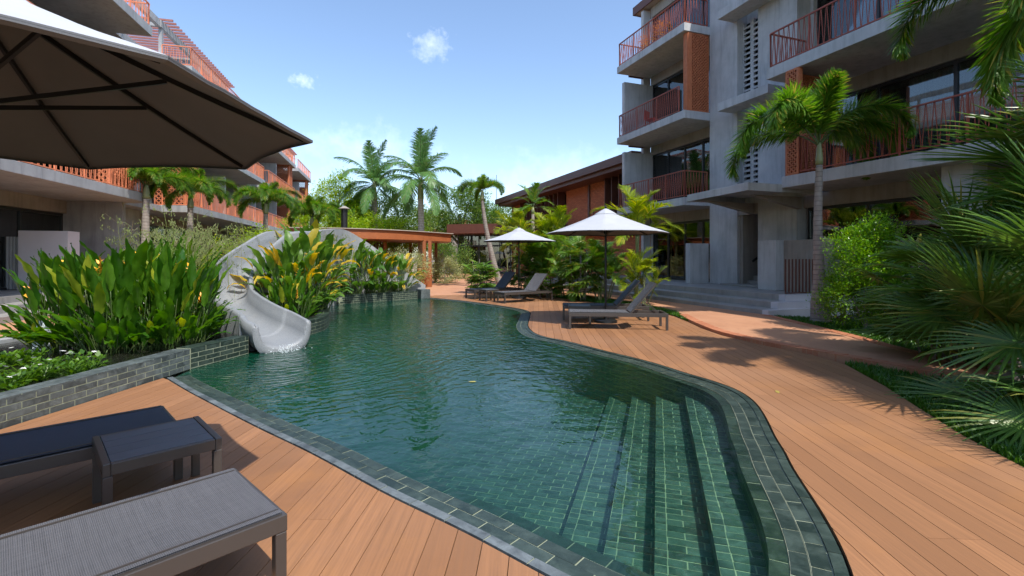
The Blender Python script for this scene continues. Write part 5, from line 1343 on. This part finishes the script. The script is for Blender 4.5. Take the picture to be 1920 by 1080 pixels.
# slender palm with the leaning trunk
palm('slender_palm', (-.55, 24, 0), 'slender palm with a bent leaning grey trunk behind the farther umbrella', [(0, 0, 0), (-.35, 0, 1.2), (-.75, 0, 3.0), (-.92, 0, 4.3)], [.17, .12, .085], FOX, 10, .82, 'trunk', 4, .5)
palm('slender_palm', (1.15, 27, 0), 'straight thin pale palm trunk right of the leaning palm', [(0, 0, 0), (0, 0, 2.2), (.02, 0, 3.9)], [.15, .12, .09], ARD, 9, 1.2, 'trunk_pale', 5, .4)
# foxtail palm in front of the stair tower
palm('foxtail_palm', (7.02, 11.0, 0), 'foxtail palm with a smooth grey trunk in front of the entrance terrace', [(0, 0, -.02), (-.02, 0, .5), (-.06, 0, 2.2), (-.03, 0, 3.6)], [.225, .115, .088, .066], FOX, 9, 1.38, 'trunk', 6, .5, extra={0: (0, 4.6), 1: (2, math.pi+.1), 2: (2, .05), 3: (3, math.pi-.55), 4: (4, math.pi+.6), 5: (3, .5), 6: (1, 1.6), 7: (4, -.35), 8: (0, 1.0)})
# large foxtail whose crown hangs in from the upper right
palm('foxtail_palm', (6.7, 5.3, 0), 'big foxtail palm at the right edge whose dark fronds hang into the upper right corner', [(0, 0, 0), (0, 0, 2.0), (-.05, 0, 3.75)], [.22, .15, .11], FOX, 9, 1.4, 'trunk', 7, .8, extra={0: (4, math.pi-.1), 1: (2, math.pi-.75), 2: (4, math.pi+.6), 3: (2, -1.9), 4: (3, 1.3), 5: (1, 0), 6: (0, 2), 7: (3, math.pi+.4), 8: (2, .8)})
# palms in front of the left block
for i, (x, y, h, lab, s_, sd) in enumerate([(-13.2, 17.4, 3.6, 'foxtail palm with thick ringed trunk nearest the left block corner', 1.0, 11), (-13.07, 19.6, 3.5, 'second foxtail palm along the left block, right of the thick trunked one', 1.1, 12), (-12.0, 23.5, 3.6, 'third foxtail palm along the left block', 1.1, 13), (-11.0, 26.5, 3.2, 'fourth foxtail palm along the left block, right of the sunlit orange railing', 1.15, 14), (-10.2, 30.5, 3.4, 'fifth foxtail palm, the farthest along the left block', 1.2, 16)]):
    palm('foxtail_palm', (x, y, 0), lab, [(0, 0, 0), (0, 0, h*.5), (.04, 0, h)], [.19, .135, .10], FOX, 12, s_, 'trunk', sd, .5)

# ---- areca and lady palms in the middle
def clump(name, loc, label, n, h0, h1, lib, per, sc_, seed, spread=.35, cane=.022, cat='palm', tm='trunk'):
    r_ = empty(name, loc, 0, label, cat); rr = random.Random(seed)
    for k in range(n):
        a = rr.uniform(0, 6.28); q = spread*rr.random()**.5; bx_, by_ = q*math.cos(a), q*math.sin(a); h = rr.uniform(h0, h1); lx, ly = bx_*1.6+rr.uniform(-.12, .12), by_*1.6+rr.uniform(-.12, .12)
        if h > .25: MB().tube([(bx_, by_, 0), ((bx_+lx)/2, (by_+ly)/2, h*.55), (lx, ly, h)], [cane*1.2, cane, cane*.8], 6).build('cane', MAT['shaft'], r_)
        for j in range(per):
            li = min(len(lib)-1, int(j/per*len(lib))); inst('frond', lib[li], r_, (lx, ly, h), (rr.uniform(-.1, .1), rr.uniform(-.15, .15), j*2.399+a), sc_*rr.uniform(.8, 1.12))
    return r_
clump('areca_palm', (1.1, 20.5, 0), 'tall yellow green areca palm behind and right of the farther umbrella', 6, 1.3, 2.6, ARE, 6, 1.05, 21)
clump('areca_palm', (2.35, 20.3, 0), 'areca palm with bright arching fronds between the two umbrellas, against the brick wall', 6, 1.2, 2.5, ARE, 6, 1.05, 22)
clump('areca_palm', (.1, 26, 0), 'yellowish areca palm behind the slender leaning palm', 5, 2.0, 3.2, ARE, 5, 1.1, 23)
clump('areca_palm', (1.15, 19.2, 0), 'dense green areca clump directly behind the farther umbrella pole', 8, .5, 1.6, ARD, 6, 1.0, 24)
clump('areca_palm', (2.1, 17.9, 0), 'green areca clump left of the nearer umbrella, under its rim', 8, .4, 1.5, ARD, 6, .95, 25)
clump('areca_palm', (3.95, 15.6, 0), 'bright areca palm with broad leaflets right of the nearer umbrella, against the block', 3, 2.0, 2.75, ARE, 6, 1.05, 26, .18, .03)
clump('areca_palm', (4.0, 14.9, 0), 'low bright areca beside the terrace steps behind the backrests', 5, .25, .9, ARE, 5, .72, 27, .25)
clump('areca_palm', (3.1, 16.6, 0), 'dark leaved palm clump behind the nearer umbrella pole', 7, .5, 1.7, ARD, 6, .9, 28)
def fanclump(name, loc, label, n, h0, h1, lib, sc_, seed, spread=.3, pitch=(-.3, 1.0), azr=(0, 6.28), cat='palm', cane=True):
    r_ = empty(name, loc, 0, label, cat); rr = random.Random(seed)
    ncane = max(2, n//7); cs = []
    for k in range(ncane):
        a = rr.uniform(0, 6.28); q = spread*rr.random()**.5; h = rr.uniform((h0+h1)/2, h1); cs.append((q*math.cos(a), q*math.sin(a), h))
        if cane: MB().tube([(q*math.cos(a)*.6, q*math.sin(a)*.6, 0), (q*math.cos(a), q*math.sin(a), h)], [.018, .014], 6).build('cane', MAT['bark'], r_)
    for k in range(n):
        c_ = cs[k % ncane]; z = rr.uniform(h0, min(h1, c_[2])); a = rr.uniform(*azr); pt = rr.uniform(*pitch)*(1-.7*(1-(z-h0)/(h1-h0+.01)))
        inst('fan_leaf', lib[k % len(lib)], r_, (c_[0]*z/c_[2], c_[1]*z/c_[2], z), (rr.uniform(-.35, .35), -pt, a), sc_*rr.uniform(.8, 1.15))
    return r_
fanclump('lady_palm', (-1.25, 20.2, 0), 'rounded bushy lady palm left of the farthest lounger', 90, .15, 1.45, RHS, 1.15, 31, .42)
fanclump('lady_palm', (2.35, 16.6, 0), 'lady palm with fan leaves behind the left rim of the nearer umbrella', 46, .3, 1.9, RHA, .85, 32, .4)
fanclump('lady_palm', (1.4, 17.9, 0), 'small lady palm at the deck edge between the two pairs of loungers', 34, .15, .8, RHS, 1.1, 33, .25)
fanclump('lady_palm', (.55, 19.0, 0), 'dark lady palm just right of the farther umbrella pole', 40, .2, 1.3, RHA, .8, 34, .35)
# right foreground: lady palm and fan palms
fanclump('lady_palm', (6.2, 6.95, 0), 'large lady palm with drooping fingers at the left end of the fan palms', 80, .25, 1.75, RHA, 1.0, 35, .42, (-.1, 1.0))
def fanpalm(loc, label, trunk_h, n, sc_, seed, azc=math.pi, azw=2.2, z0=.0, pit=(-.5, 1.2)):
    r_ = empty('fan_palm', loc, 0, label, 'palm'); rr = random.Random(seed)
    trunkmesh([(0, 0, 0), (.02, 0, trunk_h*.5), (0, .02, trunk_h)], [.15, .12, .10], MAT['bark'], r_)
    for k in range(n):
        t = (k+.5)/n; a = azc+rr.uniform(-azw, azw); pt = pit[0]+(pit[1]-pit[0])*t+rr.uniform(-.15, .15)
        inst('fan_leaf', FAN[(k*7+seed) % 4 if t > .35 else 2-(k % 2)], r_, (0, 0, trunk_h-.25*(1-t)), (rr.uniform(-.4, .4), -pt, a), sc_*rr.uniform(.85, 1.12))
    return r_
fanpalm((5.35, 5.15, 0), 'fan palm with its leaves at knee height over the grass edge', .55, 13, .86, 41, math.pi, 1.9)
fanpalm((5.45, 4.35, 0), 'fan palm at the right picture edge with mid height leaves', 1.25, 15, .9, 42, math.pi, 1.7)
fanpalm((6.2, 6.1, 0), 'fan palm behind the lady palm with upright leaves', 1.15, 14, .95, 43, math.pi, 2.2)
fanpalm((6.45, 4.9, 0), 'tallest fan palm whose stiff leaves reach into the upper right', 2.7, 18, .98, 44, math.pi, 1.6)
fanpalm((4.75, 3.55, 0), 'fan palm nearest the camera at the right edge, low over the deck', .35, 9, .72, 45, math.pi-.1, 1.5)

# ---- broad leaved bushes and trees
def crown_mesh(name, lobes, nleaf, ls, m, parent, seed, lw=.5, flat=.5, off=(0, 0, 0), upb=.35):
    """leaf faces scattered through lobes (x, y, z, rx, ry, rz), denser at the skin, gathered in sprigs"""
    rr = random.Random(seed); mb = MB(); tot = sum(l_[3]*l_[4]+l_[3]*l_[5] for l_ in lobes)
    for lx, ly, lz, rx, ry, rz in lobes:
        n = int(nleaf/9*(rx*ry+rx*rz)/tot)
        for k in range(n):
            u = rr.gauss(0, 1), rr.gauss(0, 1), rr.gauss(0, 1); l_ = math.sqrt(sum(x*x for x in u)) or 1; q = (.45+.6*rr.random()**.55); nv = noise.noise(Vector((u[0]/l_*1.6+lx, u[1]/l_*1.6+ly, u[2]/l_*1.6+lz+seed)))
            q *= 1+.38*nv
            c_ = Vector((lx+u[0]/l_*rx*q, ly+u[1]/l_*ry*q, lz+u[2]/l_*rz*q))
            if noise.noise(c_*(1.1/max(.3, min(rx, 1.3)))+Vector((seed, 0, 0))) < -.26: continue
            ax = Vector((u[0]/l_+rr.uniform(-.6, .6), u[1]/l_+rr.uniform(-.6, .6), u[2]/l_+rr.uniform(-.3, .8))).normalized()
            for j in range(9):
                a = rr.uniform(0, 6.28); s_ = ls*rr.uniform(.6, 1.25); p = c_+Vector((rr.gauss(0, 1), rr.gauss(0, 1), rr.gauss(0, .8)))*ls*1.15
                d = (ax+Vector((rr.uniform(-1, 1), rr.uniform(-1, 1), rr.uniform(-.8, .5)))).normalized(); sd = d.cross(Vector((rr.uniform(-.5, .5), rr.uniform(-.5, .5), 1))).normalized(); w_ = s_*lw/2
                mb.add([tuple(p), tuple(p+d*s_*.45+sd*w_), tuple(p+d*s_), tuple(p+d*s_*.45-sd*w_)], [(0, 1, 2, 3)])
    o = mb.build(name, m, parent, off); return o
def tree(loc, label, H, lobes, nleaf, ls, m, seed, name='broadleaf_tree', cat='tree', tr=.16, group=None):
    r_ = empty(name, loc, 0, label, cat, group); rr = random.Random(seed)
    trunkmesh([(0, 0, 0), (.1, .05, H*.35), (0, 0, H*.62)], [tr, tr*.75, tr*.5], MAT['bark'], r_)
    lb = MB()
    for l_ in lobes:
        lb.tube([(0, 0, H*.3), (l_[0]*.5, l_[1]*.5, (H*.3+l_[2])*.55), (l_[0], l_[1], l_[2])], [tr*.5, tr*.3, .02], 6)
    lb.build('limbs', MAT['bark'], r_)
    crown_mesh('crown', lobes, nleaf, ls, m, r_, seed); return r_
tree((-11.4, 31, 0), 'bright yellow green tree left of the tall palms against the left block', 6.5, [(0, 0, 4.6, 1.9, 1.5, 1.5), (-1.5, -.3, 3.4, 1.5, 1.3, 1.2), (1.6, -.5, 3.7, 1.6, 1.4, 1.3), (.3, .3, 5.9, 1.1, 1, .9)], 30000, .13, MAT['tree_l'], 51)
tree((-8.2, 33, 0), 'mid green tree behind the left royal palm', 6.5, [(0, 0, 4.3, 1.9, 1.6, 1.6), (1.6, 0, 3.6, 1.5, 1.3, 1.4), (-1.4, 0, 3.9, 1.5, 1.3, 1.3)], 24000, .14, MAT['tree_d'], 52)
tree((-7.6, 28.5, 0), 'low bright shrub tree under the royal palms behind the orange roof', 4.3, [(0, 0, 2.9, 1.8, 1.2, 1.1), (-2.2, 0, 2.8, 1.6, 1.2, 1.3), (1.5, .2, 2.7, 1.3, 1.1, .9)], 24000, .11, MAT['tree_l'], 53)
tree((-5.0, 46, 0), 'large dark leafy tree behind the free standing royal palm', 9.0, [(0, 0, 5.6, 2.8, 2.2, 2.2), (-2.1, 0, 4.3, 2.0, 2.0, 1.9), (2.5, 0, 4.6, 2.2, 2, 1.9), (1.0, 0, 7.0, 1.7, 1.5, 1.2)], 34000, .19, MAT['tree_d'], 54, tr=.3)
tree((-.6, 52, 0), 'dark leafy tree behind the slender leaning palm', 9.0, [(0, 0, 5.2, 2.5, 2.2, 2.2), (-2.2, 0, 5.4, 2.0, 2.0, 1.9), (2.0, 0, 4.6, 2.2, 2, 1.9)], 26000, .2, MAT['tree_d'], 55, tr=.3)
tree((-13.5, 36, 0), 'light green tree squeezed against the far end of the left block', 5.6, [(0, 0, 3.8, 2.1, 1.5, 1.5), (1.9, 0, 3.4, 1.6, 1.4, 1.4)], 20000, .15, MAT['tree_l'], 56)
tree((-9.0, 60, 0), 'distant tree filling the gap left of the plaza', 8, [(0, 0, 4.5, 3.2, 2, 2.4), (4, 0, 3.6, 2.5, 2, 2.2), (-5, 0, 3.8, 3, 2, 2.2)], 22000, .26, MAT['tree_d'], 57, tr=.3)
tree((9, 66, 0), 'distant tree far right behind the brick building', 9, [(0, 0, 4.5, 3.2, 2, 2.4), (-5, 0, 3.6, 3.5, 2, 2.2)], 14000, .3, MAT['tree_d'], 58, tr=.3)
def bush(loc, label, lobes, n, ls, m, seed, name='round_bush'):
    r_ = empty(name, loc, 0, label, 'bush'); MB().tube([(0, 0, 0), (.03, 0, lobes[0][2]*.9)], [.035, .02], 6).build('stem', MAT['bark'], r_)
    st = MB()
    for l_ in lobes: st.tube([(0, 0, .1), (l_[0]*.6, l_[1]*.6, l_[2]*.6), (l_[0], l_[1], l_[2])], [.02, .015, .006], 5)
    st.build('branches', MAT['bark'], r_); crown_mesh('foliage', lobes, n, ls, m, r_, seed, .55); return r_
bush((7.0, 9.6, 0), 'tall bright green small leaved bush between the palm trunk and the fan palms', [(0, 0, 1.35, .74, .6, .8), (-.22, 0, .7, .62, .55, .55), (.25, 0, 1.9, .42, .36, .42), (.4, 0, .9, .6, .5, .65)], 42000, .05, MAT['bush'], 61)
bush((7.0, 10.2, 0), 'sparse young twiggy shrub in front of the terrace wall beside the palm trunk', [(-.45, -.1, .55, .3, .2, .35), (-.2, 0, .95, .2, .2, .25)], 700, .05, MAT['bush'], 62)
bush((-4.75, 23.4, 0), 'pale variegated bush under the orange pavilion roof', [(0, 0, .9, .75, .6, .8), (-.9, 0, 1.0, .7, .6, .8)], 9000, .085, MAT['varie'], 63)
bush((-3.9, 28, 0), 'rounded pale pinkish bush beside the pavilion post', [(0, 0, .75, .85, .7, .75)], 7000, .09, MAT['varie'], 64)
bush((-5.2, 34, 0), 'green bush seen through the open pavilion', [(0, 0, 1.4, 1.6, 1, 1.4), (1.6, 0, 1.2, 1.1, 1, 1.2)], 9000, .12, MAT['tree_d'], 65)
bush((-11.3, 21.8, 0), 'loose green shrubs below the left block', [(0, 0, 1.3, 1.1, .8, 1.1), (1.4, .4, 1.2, 1.0, .8, 1.1), (2.6, 1, 1.3, 1.0, .8, 1.2)], 12000, .09, MAT['tree_l'], 66)
bush((-9.2, 24, 0), 'yellow green shrubs left of the black flue', [(0, 0, 1.7, 1.1, .8, 1.2), (1.5, 1.4, 1.7, 1.3, .8, 1.2), (-1.2, .5, 1.5, 1.1, .8, 1.2)], 14000, .09, MAT['tree_l'], 67)

bush((-9.7, 18.6, 0), 'dense mid green shrub behind the wispy seed stalks', [(0, 0, 1.5, 1.0, .7, 1.2), (1.3, .5, 1.3, .9, .7, 1.0), (-1.2, -.3, 1.2, .9, .6, .9)], 15000, .085, MAT['tree_l'], 68)
bush((-7.9, 19.8, 0), 'green shrub filling the gap behind the slide landing', [(0, 0, 1.5, 1.0, .7, 1.1), (1.2, .4, 1.3, .8, .6, .9)], 10000, .085, MAT['tree_l'], 69)
# ---- heliconia beds: each leaf an object
def leafclump(loc, label, n, lib, sr, sc_, seed, name='heliconia_clump', yel=0, flowers=0, ax=(1, 1), cat='plant clump', fh=1.1):
    r_ = empty(name, loc, 0, label, cat); rr = random.Random(seed)
    n = int(n*(1.95 if lib is HEL else 2.2))
    for k in range(n):
        a = rr.uniform(0, 6.28); q = rr.random()**.5; x, y = q*sr*ax[0]*math.cos(a), q*sr*ax[1]*math.sin(a)
        out_a = math.atan2(y, x)+rr.uniform(-1.1, 1.1) if q > .4 else rr.uniform(0, 6.28)
        tall = q < .55; cand = lib[:3]+[lib[4]]+lib[6:7] if tall or rr.random() < .35 else lib
        me = rr.choice(YEL) if rr.random() < yel else rr.choice(cand)
        if k % 5 > 2: me = rr.choice(HLO if lib is HEL else CLO); q = .75+.25*rr.random(); x, y = q*sr*ax[0]*math.cos(a), q*sr*ax[1]*math.sin(a)
        inst('leaf', me, r_, (x, y, 0), (rr.uniform(-.10, .10), rr.uniform(-.08, .08), out_a), sc_*rr.uniform(.82, 1.15)*(1.06-.22*q))
    for k in range(int(flowers*1.8)):
        a = rr.uniform(0, 6.28); q = rr.uniform(.3, 1); x, y, z = q*sr*ax[0]*math.cos(a), q*sr*ax[1]*math.sin(a), fh*rr.uniform(.62, 1.05); s_ = rr.uniform(.8, 1.2)
        inst('flower', rr.choice(FLO), r_, (x, y, z*sc_), (rr.uniform(-.3, .3), rr.uniform(-.3, .3), rr.uniform(0, 6.28)), s_*1.1)
    return r_
FLO = []
for sd in range(3):
    rr = random.Random(sd); mb = MB(); mb.tube([(0, 0, -.04), (0, 0, .12)], [.005, .005], 5)
    for k in range(9):
        a = (k % 2)*math.pi+rr.uniform(-.7, .7); z = -.03+k*.018; d = Vector((math.cos(a), math.sin(a), rr.uniform(.2, .9))).normalized(); l_ = rr.uniform(.06, .11); sd_ = Vector((-math.sin(a), math.cos(a), 0)); p = Vector((0, 0, z))
        mb.add([tuple(p-sd_*.006), tuple(p+sd_*.006), tuple(p+d*l_*.5+sd_*.012+Vector((0, 0, -.01))), tuple(p+d*l_), tuple(p+d*l_*.5-sd_*.012+Vector((0, 0, .014)))], [(0, 1, 2, 3, 4)])
    o_ = mb.build('flower', MAT['flower']); FLO.append(o_.data); bpy.data.objects.remove(o_)
Z0 = .19
for (x, y, n, sr, s_, lab, sd, fl) in [(-6.35, 7.1, 90, .55, 1.02, 'heliconia clump at the left end of the pond, leaning over the water jet', 71, 6),
    (-5.55, 6.95, 105, .55, 1.06, 'second heliconia clump from the left, dense and dark green with orange flowers', 72, 6),
    (-5.0, 7.1, 80, .42, .92, 'lower heliconia clump in the middle of the pond front', 73, 3),
    (-5.85, 8.1, 80, .6, 1.10, 'taller heliconia clump behind the two left ones', 74, 5),
    (-5.12, 7.62, 60, .36, .80, 'heliconia clump at the right end of the pond beside the slide', 75, 4),
    (-6.75, 9.1, 56, .6, 1.05, 'back heliconia clump with yellow green leaves left of the slide bend', 76, 2)]:
    leafclump((x, y, Z0), lab, n, HEL, sr, s_, sd, flowers=fl)
for (x, y, n, sr, s_, lab, sd, ye, lib, fl) in [(-4.45, 9.75, 46, .34, .74, 'dense green clump in front of the slide on the curved planter', 77, .02, HEL, 2),
    (-4.85, 10.6, 44, .42, 1.06, 'tall canna clump with yellowing leaves right of the slide', 78, .2, CAN, 1),
    (-4.85, 11.5, 44, .45, 1.12, 'broad leaved green canna clump in the middle planter', 79, .12, CAN, 0),
    (-5.4, 12.5, 44, .5, 1.25, 'back canna clump under the slide top', 80, .1, CAN, 0),
    (-6.05, 13.9, 40, .45, 1.25, 'drooping leaved canna clump left in the far planter', 81, .06, CAN, 0),
    (-6.2, 15.0, 40, .45, 1.3, 'full leaved canna clump at the far planter corner', 82, .05, CAN, 0),
    (-5.5, 16.25, 44, .45, 1.2, 'dense drooping canna clump in the middle of the far planter', 83, .05, CAN, 0),
    (-4.75, 17.0, 40, .36, .98, 'canna clump on the far planter with a few yellow leaves', 84, .1, CAN, 0),
    (-4.1, 17.75, 30, .26, .92, 'slim canna clump with red stems at the right end of the far planter', 85, .22, CAN, 0)]:
    leafclump((x, y, Z0), lab, n, lib, sr, s_, sd, name='canna_clump' if lib is CAN else 'heliconia_clump', yel=ye, flowers=fl)
# low flowering water plants by the wall
WP = []
for sd in range(4):
    rr = random.Random(200+sd); mb = MB()
    for k in range(26):
        a = rr.uniform(0, 6.28); h = rr.uniform(.03, .16); q = rr.uniform(.02, .17); c_ = Vector((q*math.cos(a), q*math.sin(a), h)); l_ = rr.uniform(.045, .09); d = Vector((math.cos(a), math.sin(a), rr.uniform(.1, 1.2))).normalized(); sd_ = Vector((-math.sin(a), math.cos(a), 0)); w_ = l_*.3
        mb.add([tuple(c_), tuple(c_+d*l_*.35+sd_*w_), tuple(c_+d*l_*.75+sd_*w_*.8), tuple(c_+d*l_), tuple(c_+d*l_*.75-sd_*w_*.8), tuple(c_+d*l_*.35-sd_*w_)], [(0, 1, 2, 3, 4, 5)])
        mb.tube([(0, 0, 0), tuple(c_)], .003, 3, False)
    o_ = mb.build('leaf_rosette', MAT['weed']); WP.append(o_.data); bpy.data.objects.remove(o_)
for i, (x0, x1, y0, y1, n, lab) in enumerate([(-5.5, -4.72, 3.9, 4.9, 44, 'mat of bright water weed against the wall at the left picture edge'), (-6.3, -5.4, 4.6, 6.0, 44, 'mat of water weed with white flowers spreading towards the water jet'), (-5.4, -4.78, 4.9, 5.75, 30, 'small leafy sprigs of water weed along the wall, thinning to the right')]):
    r_ = empty('water_weed', ((x0+x1)/2, (y0+y1)/2, .2), 0, lab, 'water plant'); rr = random.Random(300+i)
    for k in range(int(n*.75)): inst('leaf_rosette', WP[k % 4], r_, (rr.uniform(x0, x1)-(x0+x1)/2, rr.uniform(y0, y1)-(y0+y1)/2, 0), (rr.uniform(-.2, .2), rr.uniform(-.2, .2), rr.uniform(0, 6.28)), rr.uniform(.45, 1.0))
    pm = MB()
    for k in range(6): a = k*1.047; pm.add([(0, 0, 0), (.012*math.cos(a-.4), .012*math.sin(a-.4), .006), (.024*math.cos(a), .024*math.sin(a), .004), (.012*math.cos(a+.4), .012*math.sin(a+.4), .006)], [(0, 1, 2, 3)])
    f0 = pm.build('white_flower', MAT['petal'], r_); f0.location = (0, 0, .17)
    for k in range(11): inst('white_flower', f0.data, r_, (rr.uniform(x0, x1)-(x0+x1)/2, rr.uniform(y0, y1)-(y0+y1)/2, rr.uniform(.12, .22)), (rr.uniform(-.4, .4), rr.uniform(-.4, .4), 0), rr.uniform(.9, 1.5))
# wispy flowering stalks above the beds
STK = []
for sd in range(5):
    rr = random.Random(400+sd); mb = MB(); H = rr.uniform(1.7, 2.15); dx = rr.uniform(-.3, .3); P = [(0, 0, 0), (dx*.3, 0, H*.5), (dx, 0, H)]; P = spline(P, .2); mb.tube([tuple(p) for p in P], .0035, 4, False)
    for b_ in range(7):
        t = rr.uniform(.70, 1.0); q = P[min(len(P)-1, int(t*(len(P)-1)))]; a = rr.uniform(0, 6.28); l_ = rr.uniform(.12, .32); e_ = q+Vector((math.cos(a)*l_, math.sin(a)*l_, l_*.7)); f_ = e_+Vector((math.cos(a)*.08, math.sin(a)*.08, -.10)); mb.tube([tuple(q), tuple(e_), tuple(f_)], .0022, 3, False)
        for s_ in range(11):
            w_ = rr.random(); c_ = (q.lerp(e_, .4+w_*.6) if s_ % 2 else e_.lerp(f_, w_))+Vector((rr.uniform(-.035, .035), rr.uniform(-.035, .035), rr.uniform(-.05, .01))); k = .011; mb.add([tuple(c_+Vector((0, 0, k*1.5))), tuple(c_+Vector((k*.7, 0, 0))), tuple(c_+Vector((0, k*.7, 0))), tuple(c_+Vector((0, 0, -k*1.5))), tuple(c_-Vector((k*.7, 0, 0)))], [(0, 1, 2), (0, 2, 4), (3, 2, 1), (3, 4, 2), (0, 4, 1), (3, 1, 4)])
    o_ = mb.build('flowering_stalk', MAT['seed']); STK.append(o_.data); bpy.data.objects.remove(o_)
for i, (x, y, n, sx, sy, lab) in enumerate([(-5.7, 8.1, 9, .5, .4, 'few tall wispy seed stalks above the left heliconias'), (-6.6, 9.6, 34, 1.0, .7, 'thicket of wispy seed stalks left of the slide top'), (-7.0, 11.3, 40, 1.0, .8, 'hazy mass of seed stalks behind the slide'), (-5.6, 13.5, 26, .5, 1.1, 'seed stalks rising over the wall right of the slide top'), (-5.7, 15.9, 22, .5, .8, 'thin seed stalks in front of the orange pavilion roof')]):
    r_ = empty('seed_stalks', (x, y, .19), 0, lab, 'plant clump'); rr = random.Random(500+i)
    for k in range(n): inst('stalk', STK[k % 5], r_, (rr.uniform(-sx, sx), rr.uniform(-sy, sy), 0), (rr.uniform(-.12, .12), rr.uniform(-.12, .12), rr.uniform(0, 6.28)), rr.uniform(.78, 1.05))
# a floating leaf and small litter
MAT['litter'] = simple('fallen_leaf', (.42, .40, .06), (.3, .2, .05), .6, 6, 0)
for i, (u, v_, z, lab) in enumerate([(885, 716, -.017, 'single pale green leaf floating on the pool'), (1458, 735, .002, 'small yellow fallen leaf on the coping at the pool bend'), (684, 580, -.017, 'tiny pale leaf floating near the far planter')]):
    p = G(u, v_, z); l_ = MB(); l_.v = [(-.05, 0, 0), (-.02, .02, .004), (.03, .018, .006), (.055, 0, .002), (.03, -.02, .004), (-.02, -.018, .003)]; l_.f = [(0, 1, 2, 3, 4, 5)]
    o = l_.build('fallen_leaf', MAT['litter']); o.location = p; o.rotation_euler.z = i*1.3; tag(o, lab, 'leaf')
